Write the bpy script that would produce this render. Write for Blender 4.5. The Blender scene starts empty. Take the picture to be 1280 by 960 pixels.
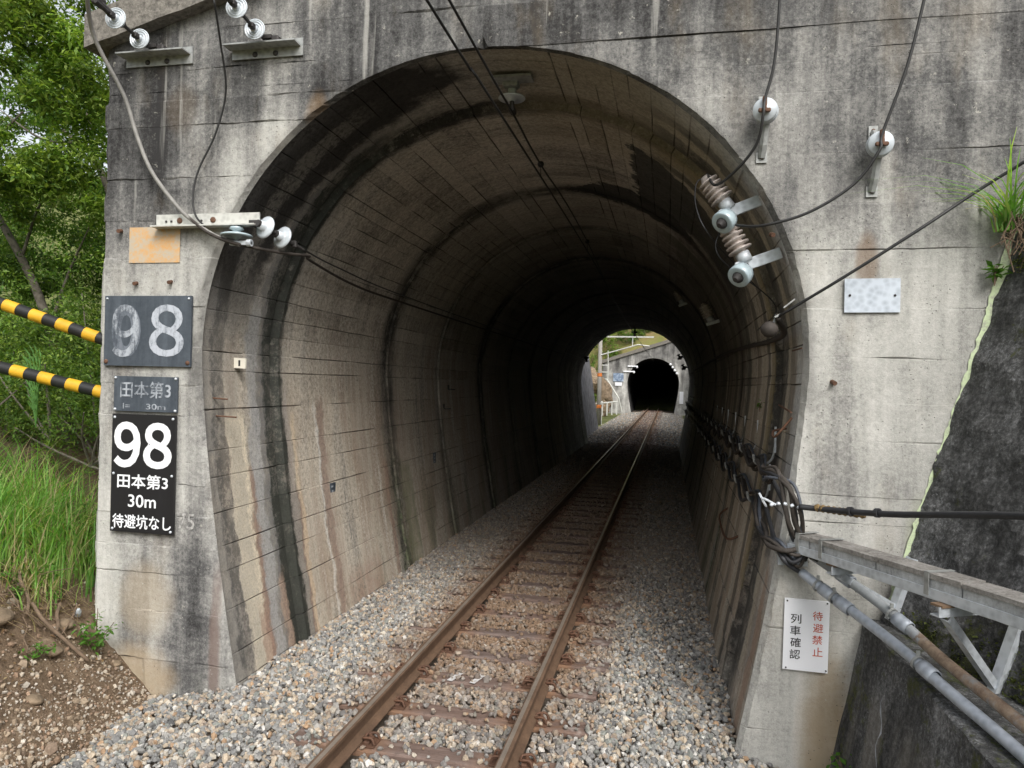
import bpy, math, random
import numpy as np
from mathutils import Vector, Matrix
SC = bpy.context.scene
COL = SC.collection
random.seed(7)
RNG = np.random.default_rng(7)

# ------------------------------------------------------------------ camera
cam = bpy.data.cameras.new('camera')
cam.sensor_width = 36.0
cam.lens = 924.78 / 1280 * 36
cam.clip_start, cam.clip_end = 0.05, 3000
co = bpy.data.objects.new('camera', cam)
COL.objects.link(co)
yaw, pitch, roll = .20763, -.00052, .02434
fwd0 = Vector((-math.sin(yaw), math.cos(yaw), 0)); rgt0 = Vector((math.cos(yaw), math.sin(yaw), 0)); up0 = Vector((0, 0, 1))
fw = fwd0 * math.cos(pitch) + up0 * math.sin(pitch); u2 = up0 * math.cos(pitch) - fwd0 * math.sin(pitch)
rt = rgt0 * math.cos(roll) + u2 * math.sin(roll); up = u2 * math.cos(roll) - rgt0 * math.sin(roll)
CAM = Vector((1.542, -5.65, 2.401))
co.matrix_world = Matrix(((rt.x, up.x, -fw.x, CAM.x), (rt.y, up.y, -fw.y, CAM.y), (rt.z, up.z, -fw.z, CAM.z), (0, 0, 0, 1)))
SC.camera = co

# ------------------------------------------------------------------ sky, sun, exposure
SUN_EL, SUN_AZ = math.radians(43), math.radians(150)      # azimuth clockwise from +Y
w = bpy.data.worlds.new('World'); SC.world = w; w.use_nodes = True
nt = w.node_tree
sky = nt.nodes.new('ShaderNodeTexSky'); sky.sky_type = 'NISHITA'; sky.sun_disc = False
sky.sun_elevation, sky.sun_rotation = SUN_EL, SUN_AZ
sky.air_density, sky.dust_density, sky.ozone_density = 1.2, 4.0, 1.0
hs = nt.nodes.new('ShaderNodeHueSaturation'); hs.inputs['Saturation'].default_value = .28
nt.links.new(sky.outputs[0], hs.inputs['Color'])
nt.links.new(hs.outputs[0], nt.nodes['Background'].inputs[0])
nt.nodes['Background'].inputs[1].default_value = .15
sl = bpy.data.lights.new('sun', 'SUN'); sl.energy = 1.3; sl.angle = math.radians(24); sl.color = (1, .975, .94)
so = bpy.data.objects.new('sun', sl); COL.objects.link(so)
sd = Vector((math.sin(SUN_AZ) * math.cos(SUN_EL), math.cos(SUN_AZ) * math.cos(SUN_EL), math.sin(SUN_EL)))
so.rotation_euler = sd.to_track_quat('Z', 'Y').to_euler(); so.location = (-10, -20, 30)
vs = SC.view_settings
vs.view_transform = 'Standard'; vs.look = 'None'; vs.gamma = 1; vs.use_curve_mapping = False
vs.exposure = 0.66
SC.cycles.diffuse_bounces = 6; SC.cycles.max_bounces = 10

# ------------------------------------------------------------------ node helper
class NT:
    def __init__(s, name, rough=.9, spec=.3):
        s.m = bpy.data.materials.new(name); s.m.use_nodes = True
        s.t = s.m.node_tree; s.b = s.t.nodes['Principled BSDF']
        s.b.inputs['Roughness'].default_value = rough
        s.b.inputs['Specular IOR Level'].default_value = spec
        s._co = None
    def n(s, typ, **k):
        x = s.t.nodes.new(typ)
        for a, b in k.items(): setattr(x, a, b)
        return x
    def put(s, sock, v):
        if isinstance(v, bpy.types.NodeSocket): s.t.links.new(v, sock)
        elif isinstance(v, (tuple, list)) and sock.type == 'RGBA' and len(v) == 3: sock.default_value = (*v, 1)
        else: sock.default_value = v
    def co(s):
        if s._co is None: s._co = s.n('ShaderNodeTexCoord').outputs['Object']
        return s._co
    def xyz(s):
        x = s.n('ShaderNodeSeparateXYZ'); s.put(x.inputs[0], s.co()); return x.outputs
    def comb(s, a, b, c):
        x = s.n('ShaderNodeCombineXYZ')
        for i, v in enumerate((a, b, c)): s.put(x.inputs[i], v)
        return x.outputs[0]
    def attr(s, name, fac=True):
        x = s.n('ShaderNodeAttribute', attribute_name=name); return x.outputs['Fac' if fac else 'Color']
    def noise(s, scale, det=4, rough=.55, vec=None, st=None, dist=0):
        x = s.n('ShaderNodeTexNoise'); x.inputs['Scale'].default_value = scale
        x.inputs['Detail'].default_value = det; x.inputs['Roughness'].default_value = rough; x.inputs['Distortion'].default_value = dist
        v = vec if vec is not None else s.co()
        if st is not None:
            mp = s.n('ShaderNodeMapping'); mp.inputs['Scale'].default_value = st; s.put(mp.inputs['Vector'], v); v = mp.outputs[0]
        s.put(x.inputs['Vector'], v); return x.outputs[0]
    def vor(s, scale, vec=None, feature='F1'):
        x = s.n('ShaderNodeTexVoronoi', feature=feature); x.inputs['Scale'].default_value = scale
        s.put(x.inputs['Vector'], vec if vec is not None else s.co()); return x.outputs['Distance']
    def ma(s, op, a, b=0., c=0.):
        x = s.n('ShaderNodeMath', operation=op)
        for i, v in enumerate((a, b, c)): s.put(x.inputs[i], v)
        return x.outputs[0]
    def add(s, a, b): return s.ma('ADD', a, b)
    def mul(s, a, b): return s.ma('MULTIPLY', a, b)
    def sub(s, a, b): return s.ma('SUBTRACT', a, b)
    def ss(s, v, lo, hi, a=0., b=1.):
        x = s.n('ShaderNodeMapRange', interpolation_type='SMOOTHSTEP')
        for i, q in enumerate((v, lo, hi, a, b)): s.put(x.inputs[i], q)
        return x.outputs[0]
    def lin(s, v, lo, hi, a=0., b=1.):
        x = s.n('ShaderNodeMapRange')
        for i, q in enumerate((v, lo, hi, a, b)): s.put(x.inputs[i], q)
        return x.outputs[0]
    def ramp(s, v, stops, mode='LINEAR'):
        x = s.n('ShaderNodeValToRGB'); cr = x.color_ramp; cr.interpolation = mode
        while len(cr.elements) < len(stops): cr.elements.new(.5)
        for e, (p, c) in zip(cr.elements, stops):
            e.position = p; e.color = (*c, 1) if isinstance(c, tuple) else (c, c, c, 1)
        s.put(x.inputs[0], v); return x.outputs[0]
    def mix(s, f, a, b, mode='MIX'):
        x = s.n('ShaderNodeMix', data_type='RGBA', blend_type=mode)
        s.put(x.inputs[0], f); s.put(x.inputs[6], a); s.put(x.inputs[7], b); return x.outputs[2]
    def bump(s, h, st=.5, d=.01):
        x = s.n('ShaderNodeBump'); x.inputs['Strength'].default_value = st; x.inputs['Distance'].default_value = d
        s.put(x.inputs['Height'], h); s.t.links.new(x.outputs[0], s.b.inputs['Normal'])
    def col(s, c): s.put(s.b.inputs['Base Color'], c)
    def spot(s, a, b, ca, cb, ra, rb, wob, soft=.45):
        """soft ellipse mask in two coordinates with a ragged edge"""
        da = s.mul(s.sub(a, ca), 1 / ra); db = s.mul(s.sub(b, cb), 1 / rb)
        d = s.add(s.mul(da, da), s.mul(db, db)); d = s.add(d, wob)
        return s.ss(d, 1 - soft, 1 + soft, 1., 0.)

def simple(name, c, rough=.6, metal=0, var=.25, scale=18, c2=None, bump=0, spec=.4):
    N = NT(name, rough, spec); N.b.inputs['Metallic'].default_value = metal
    f = N.noise(scale, 5, .65)
    d = c2 or tuple(x * (1 - var) for x in c)
    N.col(N.ramp(f, [(.3, d), (.7, c)]))
    if bump: N.bump(f, .6, bump)
    return N.m

# ------------------------------------------------------------------ materials
def concrete_portal():
    N = NT('weathered_concrete', .93, .2)
    x, y, z = N.xyz()
    big = N.noise(.75, 5, .6); mid = N.noise(3.2, 6, .65)
    st = N.noise(1, 6, .62, st=(3.4, 3.4, .33)); st2 = N.noise(1, 5, .6, st=(9, 9, .55))
    fine = N.noise(26, 6, .75); grain = N.noise(150, 3, .7)
    wob = N.lin(mid, 0., 1., -.8, .8)
    L = N.add(N.mul(big, .75), N.mul(st, .9)); L = N.add(L, N.mul(st2, .6)); L = N.add(L, N.mul(mid, .65)); L = N.sub(L, .90)
    # weathering by height and place: dark below the coping, pale beside the arch and on the right pier
    hz = N.ss(N.add(z, N.mul(wob, .5)), 3.3, 5.0)
    L = N.sub(L, N.mul(hz, .25))
    hz2 = N.ss(N.add(N.sub(z, N.mul(x, .12)), N.mul(wob, .4)), 4.7, 5.6)
    L = N.sub(L, N.mul(hz2, .10))
    for (cx, cz, ra, rb, amt) in [(3.0, 2.3, .85, 1.5, .22), (-2.0, 4.05, .3, .75, .26), (-2.65, 3.3, .75, .55, .18), (1.95, 4.6, .45, .5, .16),
                                  (-3.25, .8, .13, 1.2, .25), (2.5, .0, .35, .45, .14), (-2.9, -.1, .5, .25, .1), (2.3, 1.5, .2, 1.1, .1), (-1.5, 4.75, .45, .28, .12),
                                  (-2.75, .3, .35, 1.3, -.06), (-3.0, 4.7, .5, .9, -.05), (3.3, 4.3, .3, .7, -.1), (2.75, 2.2, .2, .75, -.12), (-2.42, .5, .24, .85, -.24), (-2.95, .75, .12, .8, -.12), (-2.6, -.2, .5, .12, -.2),
                                  (-1.75, 5.1, .12, .7, .1), (-.6, 5.5, .25, .5, .08), (-2.9, 4.75, .16, .35, -.1), (2.9, 3.5, .14, .4, -.14), (2.17, 3.85, .1, .3, -.1), (-2.28, 2.4, .1, .9, -.12)]:
        L = N.add(L, N.mul(N.spot(x, z, cx, cz, ra, rb, wob, .7), amt))
    L = N.add(L, N.lin(fine, 0., 1., -.38, .38)); L = N.add(L, N.lin(N.noise(75, 4, .7), 0., 1., -.22, .22)); L = N.add(L, N.mul(N.attr('tint'), .04))
    c = N.ramp(L, [(0., (.036, .035, .035)), (.24, (.115, .114, .112)), (.46, (.25, .245, .232)), (.7, (.42, .415, .385)), (1., (.57, .56, .525))])
    rd = N.ma('SQRT', N.add(N.mul(N.sub(x, .05), N.sub(x, .05)), N.mul(N.sub(z, 2.6), N.sub(z, 2.6))))
    grime = N.mul(N.ss(N.add(rd, N.lin(mid, 0., 1., -.16, .16)), 2.60, 2.47), N.ss(z, 2.3, 3.2)); c = N.mix(N.mul(grime, .62), c, (.085, .082, .078))
    # tan and brown runs
    tan = N.ss(N.noise(1.7, 5, .6, st=(1.6, 1.6, .6)), .52, .75)
    c = N.mix(N.mul(tan, .22), c, (.34, .27, .18))
    for (cx, cz, ra, rb, amt, cc) in [(2.72, .05, .16, .75, .75, (.36, .27, .16)), (-2.62, 5.0, .15, .2, .5, (.10, .075, .05)), (-2.18, .25, .05, .75, .8, (.2, .15, .13)),
                                      (-2.95, .05, .35, .28, .7, (.42, .32, .2)), (-2.85, .75, .25, .3, .5, (.40, .325, .225)), (2.6, .2, .1, .5, .4, (.38, .3, .2)), (-1.35, 4.85, .1, .2, .6, (.2, .13, .07)), (2.9, 3.62, .07, .2, .6, (.19, .12, .07)), (2.17, 4.0, .05, .16, .5, (.2, .13, .08)),
                                      (3.3, 1.7, .1, .25, .4, (.3, .32, .2))]:
        c = N.mix(N.mul(N.spot(x, z, cx, cz, ra, rb, wob, .8), amt), c, cc)
    # dark soot running beside the arch edge, pale lime runs, pores
    lime = N.ss(N.noise(1, 4, .6, st=(6, 6, .3)), .62, .72); lime = N.mul(lime, N.ss(z, 3.6, 4.6))
    c = N.mix(N.mul(lime, .5), c, (.55, .54, .5))
    crust = N.mul(N.ss(N.noise(11, 6, .8), .61, .68), .7); c = N.mix(crust, c, (.52, .5, .44))
    pores = N.ss(N.vor(30), .05, .15, 1., 0.); pores = N.mul(pores, N.ss(N.noise(2.2, 3), .42, .55))
    c = N.mix(N.mul(pores, .9), c, (.05, .047, .043))
    moss = N.mul(N.ss(N.add(z, N.mul(wob, .3)), .3, -.3), N.ss(mid, .45, .65)); c = N.mix(N.mul(moss, .4), c, (.12, .13, .07))
    N.col(N.mix(N.mul(N.attr('groove'), .58), c, (.045, .042, .038)))
    h = N.add(N.mul(fine, .6), N.mul(grain, .35)); h = N.sub(h, N.mul(pores, 1.2)); h = N.add(h, N.mul(mid, .7))
    N.bump(h, .75, .012)
    return N.m

JOINTS = [1.25, 4.3, 6.7, 9.6, 12.5, 15.4, 18.3, 21.2, 24.1, 26.9]
def concrete_lining(name='sooty_lining_concrete', joints=JOINTS, length=28.5):
    N = NT(name, .85, .3)
    x, y, z = N.xyz(); s = N.attr('arc')
    v = N.comb(s, y, 0.)
    run = N.noise(1, 6, .62, vec=v, st=(.38, 3.2, 1)); run2 = N.noise(1, 5, .65, vec=v, st=(.7, 11, 1))
    blot = N.noise(1.1, 6, .65); mid = N.noise(4, 6, .7); fine = N.noise(24, 6, .75); grain = N.noise(130, 3, .7); mot = N.noise(60, 5, .75)
    wob = N.lin(mid, 0., 1., -.8, .8); yw = N.add(y, N.lin(blot, 0., 1., -.35, .35))
    low = N.ss(N.add(z, N.mul(wob, .4)), 2.9, 1.6)            # lower walls are paler and browner
    L = N.add(N.mul(run, .95), N.mul(blot, .8)); L = N.add(L, N.mul(run2, .55)); L = N.add(L, N.mul(fine, 1.1)); L = N.add(L, N.mul(mot, .6)); L = N.sub(L, 1.51)
    L = N.add(L, N.mul(N.attr('tint'), .10)); L = N.add(L, N.mul(low, .20)); L = N.add(L, .07)
    c = N.ramp(L, [(0., (.065, .062, .058)), (.2, (.175, .165, .150)), (.42, (.34, .315, .275)), (.68, (.51, .475, .415)), (1., (.64, .60, .54))])
    b1 = N.add(N.mul(N.sub(N.noise(1, 7, .66, vec=v, st=(.16, 2.1, 1)), .5), 2.1), .5)
    sc_ = N.ramp(N.add(b1, N.lin(fine, 0., 1., -.3, .3)), [(0., (.035, .034, .033)), (.2, (.14, .135, .128)), (.34, (.36, .315, .255)), (.5, (.52, .455, .36)), (.63, (.34, .255, .19)), (.76, (.46, .40, .325)), (.92, (.64, .60, .52))])
    c = N.mix(N.add(.16, N.mul(.5, N.ss(N.add(z, N.mul(wob, .5)), 3.9, 2.2))), c, sc_)
    brown = N.mul(low, N.ss(N.noise(.9, 5, .6, vec=v, st=(.5, 1.6, 1)), .45, .62)); c = N.mix(N.mul(brown, .4), c, (.33, .235, .16))
    # grey bleached face of the outer ring on the walls
    c = N.mix(N.mul(N.mul(N.ss(yw, 1.5, .9), N.ss(blot, .35, .6)), .6), c, (.24, .235, .22))
    rightpale = N.mul(N.mul(N.ss(x, 1.0, 1.9), N.ss(yw, .75, .45)), N.ss(z, 0.9, 1.7)); c = N.mix(N.mul(rightpale, .85), c, N.mix(fine, (.36, .36, .35), (.66, .66, .64)))
    # joints: black and green weeping bands round the arch
    stops = [(0., 0.)]
    for k, j in enumerate(joints):
        wd = (.17, .24, .11, .2, .14, .25)[k % 6]; a = (1., 1., .8, 1., .7, .95)[k % 6]
        for p, val in ((j - wd * 1.7, 0.), (j - wd * .6, a), (j + wd * .5, a), (j + wd * 1.3, 0.)): stops.append((p / length, val))
    jd = N.ramp(N.mul(N.add(y, N.lin(N.noise(1, 5, .7, vec=v, st=(1.1, 3.0, 1)), 0., 1., -.26, .26)), 1 / length), [q for q in stops[:32]])
    rag = N.ss(N.add(N.mul(N.noise(7, 7, .78), .7), N.mul(N.noise(1, 5, .7, vec=v, st=(.8, 6, 1)), .5)), .44, .66); jd = N.mul(jd, N.add(.62, N.mul(rag, .5))); jd = N.mul(jd, N.lin(N.noise(.8, 4, .6),  .36, .56, .75, 1.)); jd = N.ma('MINIMUM', jd, 1.)
    moss = N.mul(N.mul(N.ss(N.add(z, N.mul(wob, .6)), 2.6, .3), jd), N.mul(N.ss(y, 2., 3.5), N.ss(N.add(fine, mid), .85, 1.1)))
    jc = N.mix(moss, (.022, .021, .02), (.085, .105, .055))
    c = N.mix(N.mul(jd, .93), c, jc)
    je = N.mul(N.mul(jd, N.sub(1., jd)), 2.2); c = N.mix(N.mul(je, N.ss(blot, .46, .6)), c, (.42, .40, .35))
    # soot on the left haunch of the first ring, black flaking patch on the right haunch
    th = N.spot(x, y, -1.5, .42, 1.25, .52, wob, .35); th = N.mul(th, N.ss(z, 3.0, 3.9)); c = N.mix(N.mul(th, .94), c, (.022, .021, .021))
    wb = N.lin(N.noise(5, 6, .7), 0., 1., -.22, .22)
    def black(o):
        m = N.mul(N.ss(N.add(s, wb), 8.0 - o, 8.05 - o), N.ss(N.add(N.sub(N.sub(y, 1.62 - o), N.mul(N.sub(s, 8.), .5)), wb), -.04, .04)); return N.mul(m, N.mul(N.ss(N.add(y, wb), 4.1, 3.7), N.ss(s, 10.6, 9.6)))
    pa = black(0.); rim = N.sub(black(.035), pa)
    pb = N.spot(s, y, 8.05, 4.1, .85, .5, N.mul(wob, 1.6), .12); pc = N.spot(s, y, 10.2, 6., 1.7, 2.6, N.mul(wob, 1.3), .5)
    c = N.mix(N.mul(pc, .7), c, (.06, .054, .046)); c = N.mix(N.mul(pa, .9), c, N.mix(fine, (.022, .023, .022), (.065, .066, .062))); c = N.mix(N.mul(rim, .7), c, (.52, .49, .41)); c = N.mix(N.mul(pb, .88), c, (.03, .03, .028))
    yel = N.mul(N.mul(N.ss(s, 6.6, 7.3), N.ss(s, 10.6, 9.2)), N.ss(yw, 2.6, 1.9)); c = N.mix(N.mul(N.mul(yel, N.sub(1., pa)), .45), c, (.36, .31, .215))
    # streaks on the left wall of the first rings
    lw = N.mul(N.ss(x, -.5, -1.5), N.ss(z, 4.2, 2.6))
    sol = N.mul(N.ss(N.add(N.mul(N.noise(1, 5, .7, vec=v, st=(1.6, 5, 1)), .7), N.mul(fine, .4)), .28, .5), N.lin(mot, .3, .7, .7, 1.))
    patchy = N.ss(N.add(N.mul(fine, .6), N.mul(mid, .5)), .46, .60); yl = N.add(y, N.lin(N.noise(1, 6, .75, vec=v, st=(2.2, 3.5, 1)), 0., 1., -.17, .17))
    for (yc, wd, amt, cc, zz, mo) in [(.10, .17, .6, (.15, .147, .14), 9, 1), (.30, .085, .75, (.06, .058, .055), 9, 1), (.56, .15, .95, (.70, .62, .48), 2.35, 0), (.52, .1, .5, (.3, .285, .25), 9, 1), (.735, .045, .9, (.27, .175, .13), 1.8, 0), (.66, .07, .8, (.34, .22, .165), .5, 0),
                                      (.86, .085, .75, (.36, .365, .365), 3.4, 0), (1.02, .07, .8, (.15, .15, .148), 9, 1), (1.2, .15, .95, (.032, .036, .03), 9, 2), (1.28, .22, .9, (.035, .037, .03), 1.55, 2), (1.05, .05, .85, (.40, .29, .22), .75, 0), (1.53, .05, .85, (.33, .225, .17), 1.5, 0), (1.42, .05, .7, (.40, .36, .32), 2.6, 0), (1.55, .032, .8, (.62, .50, .35), 2.25, 0),
                                      (2.05, .010, .9, (.72, .70, .66), 2.44, 0), (2.17, .07, .85, (.28, .195, .155), 2.44, 0), (2.9, .5, .5, (.36, .235, .18), .45, 1), (3.95, .06, .7, (.30, .19, .14), 1.6, 0), (4.75, .22, .6, (.16, .18, .09), 1.5, 1), (5.4, .1, .6, (.42, .36, .27), 1.0, 1), (3.2, .04, .4, (.3, .22, .17), 1.5, 1)]:
        m = N.mul(N.ss(N.ma('ABSOLUTE', N.sub(yl, yc)), wd + .03, wd - .02), N.mul(N.ss(x, -.9, -1.5), N.ss(N.add(z, N.mul(wob, .25)), zz + .1, zz - .1)))
        m = N.mul(m, N.add(N.mul(patchy, .75 if mo == 1 else .6), .25 if mo == 1 else .4)) if mo else N.mul(m, sol)
        c = N.mix(N.mul(m, amt), c, cc)
    for (yc, wd, amt, cc, z0, z1, mo) in [(.62, .1, .8, (.10, .10, .095), 1.3, 9, 1), (.80, .07, .75, (.45, .40, .31), .4, 9, 0), (1.05, .15, .85, (.05, .05, .047), .2, 9, 1), (1.45, .13, .7, (.26, .215, .11), .9, 9, 1), (1.75, .08, .85, (.045, .045, .04), -1, 9, 0), (2.05, .1, .6, (.46, .42, .34), -1, 3, 0),
                                          (2.5, .12, .8, (.06, .06, .052), -1, 9, 1), (2.9, .1, .7, (.40, .33, .25), -1, 2.5, 0), (3.4, .15, .8, (.06, .065, .05), -1, 9, 1), (.42, .09, .75, (.38, .25, .18), -1, 1.3, 0), (.2, .1, .5, (.56, .50, .42), -1, 1.2, 0), (.02, .04, .7, (.13, .12, .115), -1, 1.2, 1), (5.2, .25, .7, (.07, .075, .05), -1, 9, 1), (4.8, .1, .6, (.4, .35, .26), -1, 2.2, 0)]:
        m = N.mul(N.ss(N.ma('ABSOLUTE', N.sub(yl, yc)), wd + .04, wd - .02), N.mul(N.ss(x, 1.1, 1.7), N.mul(N.ss(N.add(z, N.mul(wob, .25)), z1 + .1, z1 - .1), N.ss(N.add(z, N.mul(wob, .25)), z0 - .1, z0 + .1))))
        m = N.mul(m, N.add(N.mul(patchy, .65), .35)) if mo else N.mul(m, sol)
        c = N.mix(N.mul(m, amt), c, cc)
    # right wall: long vertical pale / dark runs
    rw = N.mul(N.ss(x, 1.4, 2.0), N.ss(z, 3.8, 2.4)); rr = N.noise(1, 3, .5, vec=v, st=(.12, 2.6, 1))
    c = N.mix(N.mul(N.mul(rw, N.mul(N.ss(rr, .56, .66), N.ss(y, 2.5, 4.))), .7), c, (.04, .04, .036)); c = N.mix(N.mul(N.mul(rw, N.ss(rr, .45, .37)), .65), c, (.36, .30, .235))
    c = N.mix(N.mul(N.mul(N.ss(x, 1.2, 1.9), N.ss(N.add(y, N.mul(wob, .08)), .5, .3)), N.mul(N.ss(z, .9, 1.5), .75)), c, N.mix(fine, (.40, .40, .395), (.72, .72, .70)))
    gm = N.mul(N.mul(N.ss(N.add(z, wob), 1.6, .1), N.ss(y, 2., 5.)), N.ss(N.noise(1, 4, .6, vec=v, st=(.3, 1.4, 1)), .5, .62)); c = N.mix(N.mul(gm, .55), c, (.085, .10, .05))
    # soot plus the tunnel's inner gloom, painted into the colour away from both mouths
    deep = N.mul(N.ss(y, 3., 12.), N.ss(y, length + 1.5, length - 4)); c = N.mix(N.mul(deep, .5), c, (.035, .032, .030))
    white = N.mul(N.ss(run2, .68, .78), .5); c = N.mix(N.mul(white, .6), c, (.46, .44, .40))
    c = N.mix(1., c, N.ramp(N.add(N.mul(fine, .55), N.mul(mot, .45)), [(.32, .52), (.5, .97), (.68, 1.3)]), 'MULTIPLY')
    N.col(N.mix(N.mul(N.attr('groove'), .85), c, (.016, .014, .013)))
    h = N.add(N.mul(fine, .55), N.mul(grain, .3)); h = N.add(h, N.mul(mid, .8)); N.bump(h, .7, .012)
    return N.m

def dark_wall_mat():
    N = NT('dark_damp_concrete', .85, .3)
    x, y, z = N.xyz()
    run = N.noise(1, 6, .65, st=(4, 4, .5)); blot = N.noise(1.6, 6, .65); fine = N.noise(30, 6, .8); grain = N.noise(120, 3, .7)
    L = N.add(N.mul(run, .8), N.mul(blot, .5)); L = N.sub(N.add(N.mul(L, 1.35), N.mul(fine, 1.7)), 1.31)
    c = N.ramp(L, [(0., (.018, .018, .018)), (.3, (.05, .05, .049)), (.52, (.105, .105, .104)), (.72, (.22, .22, .22)), (1., (.48, .48, .475))])
    pale = N.mul(N.ss(N.noise(55, 5, .8), .53, .66), N.ss(N.add(N.mul(blot, .6), N.mul(run, .4)), .46, .56)); c = N.mix(N.mul(pale, .8), c, (.34, .35, .36))
    moss = N.ss(N.add(N.noise(5, 7, .75), N.mul(N.noise(1.4, 3, .5), .6)), .885, .97); c = N.mix(N.mul(moss, .85), c, N.ramp(N.noise(40, 4, .7), [(.3, (.03, .036, .012)), (.7, (.10, .11, .035))]))
    wr = N.mul(N.ss(N.noise(1, 4, .6, st=(7, 7, .35)), .66, .72), N.ss(N.noise(1.5, 2), .5, .6)); c = N.mix(N.mul(wr, .7), c, (.5, .5, .5))
    lowc = N.ss(z, .82, .6); c = N.mix(N.mul(N.mul(lowc, N.ss(run, .42, .62)), .55), c, (.17, .155, .13))
    N.col(c); N.bump(N.add(N.mul(fine, .8), N.mul(grain, .5)), .8, .012); return N.m

def rust_mat(name, a, b, rough=.75):
    N = NT(name, rough, .35); f = N.noise(9, 6, .7); g = N.noise(70, 4, .7)
    N.col(N.ramp(N.add(N.mul(f, .6), N.mul(g, .4)), [(.3, a), (.7, b)])); N.bump(g, .4, .002); return N.m

def wood_mat():
    N = NT('weathered_sleeper_wood', .9, .2)
    g = N.noise(1, 6, .7, st=(2.2, 34, 34)); f = N.noise(5, 4, .6); oi = N.n('ShaderNodeObjectInfo').outputs['Random']
    c = N.ramp(N.add(N.mul(g, .75), N.mul(f, .25)), [(.25, (.06, .043, .036)), (.5, (.15, .112, .098)), (.75, (.29, .24, .215))])
    c = N.mix(N.mul(oi, .45), c, (.21, .13, .095)); c = N.mix(N.ss(N.noise(18, 6, .8), .55, .7), c, (.06, .045, .04)); c = N.mix(N.mul(N.ss(N.noise(3.5, 4, .7), .6, .7), .5), c, (.42, .38, .35))
    rust = N.mul(N.ss(N.ma('ABSOLUTE', N.sub(N.ma('ABSOLUTE', N.xyz()[0]), .62)), .12, .42, 1., 0.), N.ss(f, .35, .6)); c = N.mix(N.mul(rust, .8), c, (.23, .13, .075))
    N.col(c); N.bump(g, .8, .008); return N.m

def galv_mat(name='galvanised_steel', a=(.40, .43, .46), b=(.62, .66, .70)):
    N = NT(name, .5, .5); N.b.inputs['Metallic'].default_value = .25
    f = N.vor(24); g = N.noise(5, 5, .65)
    N.col(N.ramp(N.add(N.mul(f, .5), N.mul(g, .6)), [(.25, a), (.65, b)])); return N.m

def stones_mat():
    N = NT('ballast_stone', .9, .25); c = N.attr('stone', False); f = N.noise(60, 4, .7)
    N.col(N.mix(1., c, N.ramp(f, [(.25, .62), (.75, 1.15)]), 'MULTIPLY')); N.bump(f, .4, .006); return N.m

def leaf_mat(name, rough=.55):
    N = NT(name, rough, .35); c = N.attr('stone', False); N.col(c)
    tr = N.n('ShaderNodeBsdfTranslucent'); N.put(tr.inputs[0], N.mix(1., c, (1.3, 1.35, .6), 'MULTIPLY'))
    mx = N.n('ShaderNodeMixShader'); mx.inputs[0].default_value = .5
    N.t.links.new(N.b.outputs[0], mx.inputs[1]); N.t.links.new(tr.outputs[0], mx.inputs[2])
    N.t.links.new(mx.outputs[0], N.t.nodes['Material Output'].inputs[0]); return N.m

def soil_mat():
    N = NT('brown_soil', .95, .15); f = N.noise(3, 6, .7); g = N.noise(26, 6, .75)
    c = N.ramp(N.add(N.mul(f, .5), N.mul(g, .5)), [(.27, (.06, .042, .028)), (.5, (.20, .142, .094)), (.74, (.40, .31, .215))])
    N.col(c); N.bump(g, 1., .04); return N.m

def ground_mat(name, a, b, sc=.4):
    N = NT(name, .95, .1); f = N.noise(sc, 8, .7); N.col(N.ramp(f, [(.3, a), (.7, b)])); N.bump(N.noise(sc * 12, 6, .7), 1., .1); return N.m

def faded_paint(name, paint, back, thr=.5, st=(14, 14, 3)):
    N = NT(name, .6, .4); f = N.add(N.mul(N.noise(1, 6, .7, st=st), .65), N.mul(N.noise(40, 5, .75), .35))
    N.col(N.mix(N.ss(f, thr - .1, thr + .1), back, paint)); return N.m

def sign_mat(name, a, b):
    N = NT(name, .42, .45); st = N.noise(1, 5, .65, st=(9, 9, .7)); f = N.noise(30, 5, .7)
    N.col(N.ramp(N.add(N.mul(st, .7), N.mul(f, .3)), [(.3, a), (.72, b)])); return N.m

def trough_mat():
    N = NT('weathered_trough_concrete', .9, .2); f = N.noise(5, 6, .7); g = N.noise(40, 5, .75)
    st = N.noise(1, 5, .7, st=(12, 12, 1.2)); L = N.add(N.mul(f, .4), N.add(N.mul(g, .3), N.mul(st, .4)))
    N.col(N.ramp(L, [(.33, (.10, .095, .09)), (.48, (.34, .345, .345)), (.7, (.58, .60, .61))])); N.bump(g, .6, .006); return N.m

def lid_mat():
    N = NT('dirty_lid_concrete', .95, .15); f = N.noise(6, 6, .75); g = N.noise(50, 5, .75)
    N.col(N.ramp(N.add(N.mul(f, .55), N.mul(g, .45)), [(.3, (.08, .07, .06)), (.5, (.28, .265, .245)), (.7, (.48, .465, .44))])); N.bump(g, .8, .008); return N.m

def rusty_pipe_mat():
    N = NT('part_rusted_conduit', .6, .4); f = N.noise(7, 6, .7); y = N.xyz()[1]
    r = N.mul(N.ss(N.add(y, N.lin(f, 0., 1., -.5, .5)), -.62, -.72), N.ss(f, .3, .52))
    N.col(N.mix(r, N.ramp(f, [(.3, (.25, .27, .28)), (.7, (.42, .44, .46))]), N.ramp(N.noise(20, 5, .7), [(.3, (.17, .11, .075)), (.7, (.38, .29, .21))]))); return N.m

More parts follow.
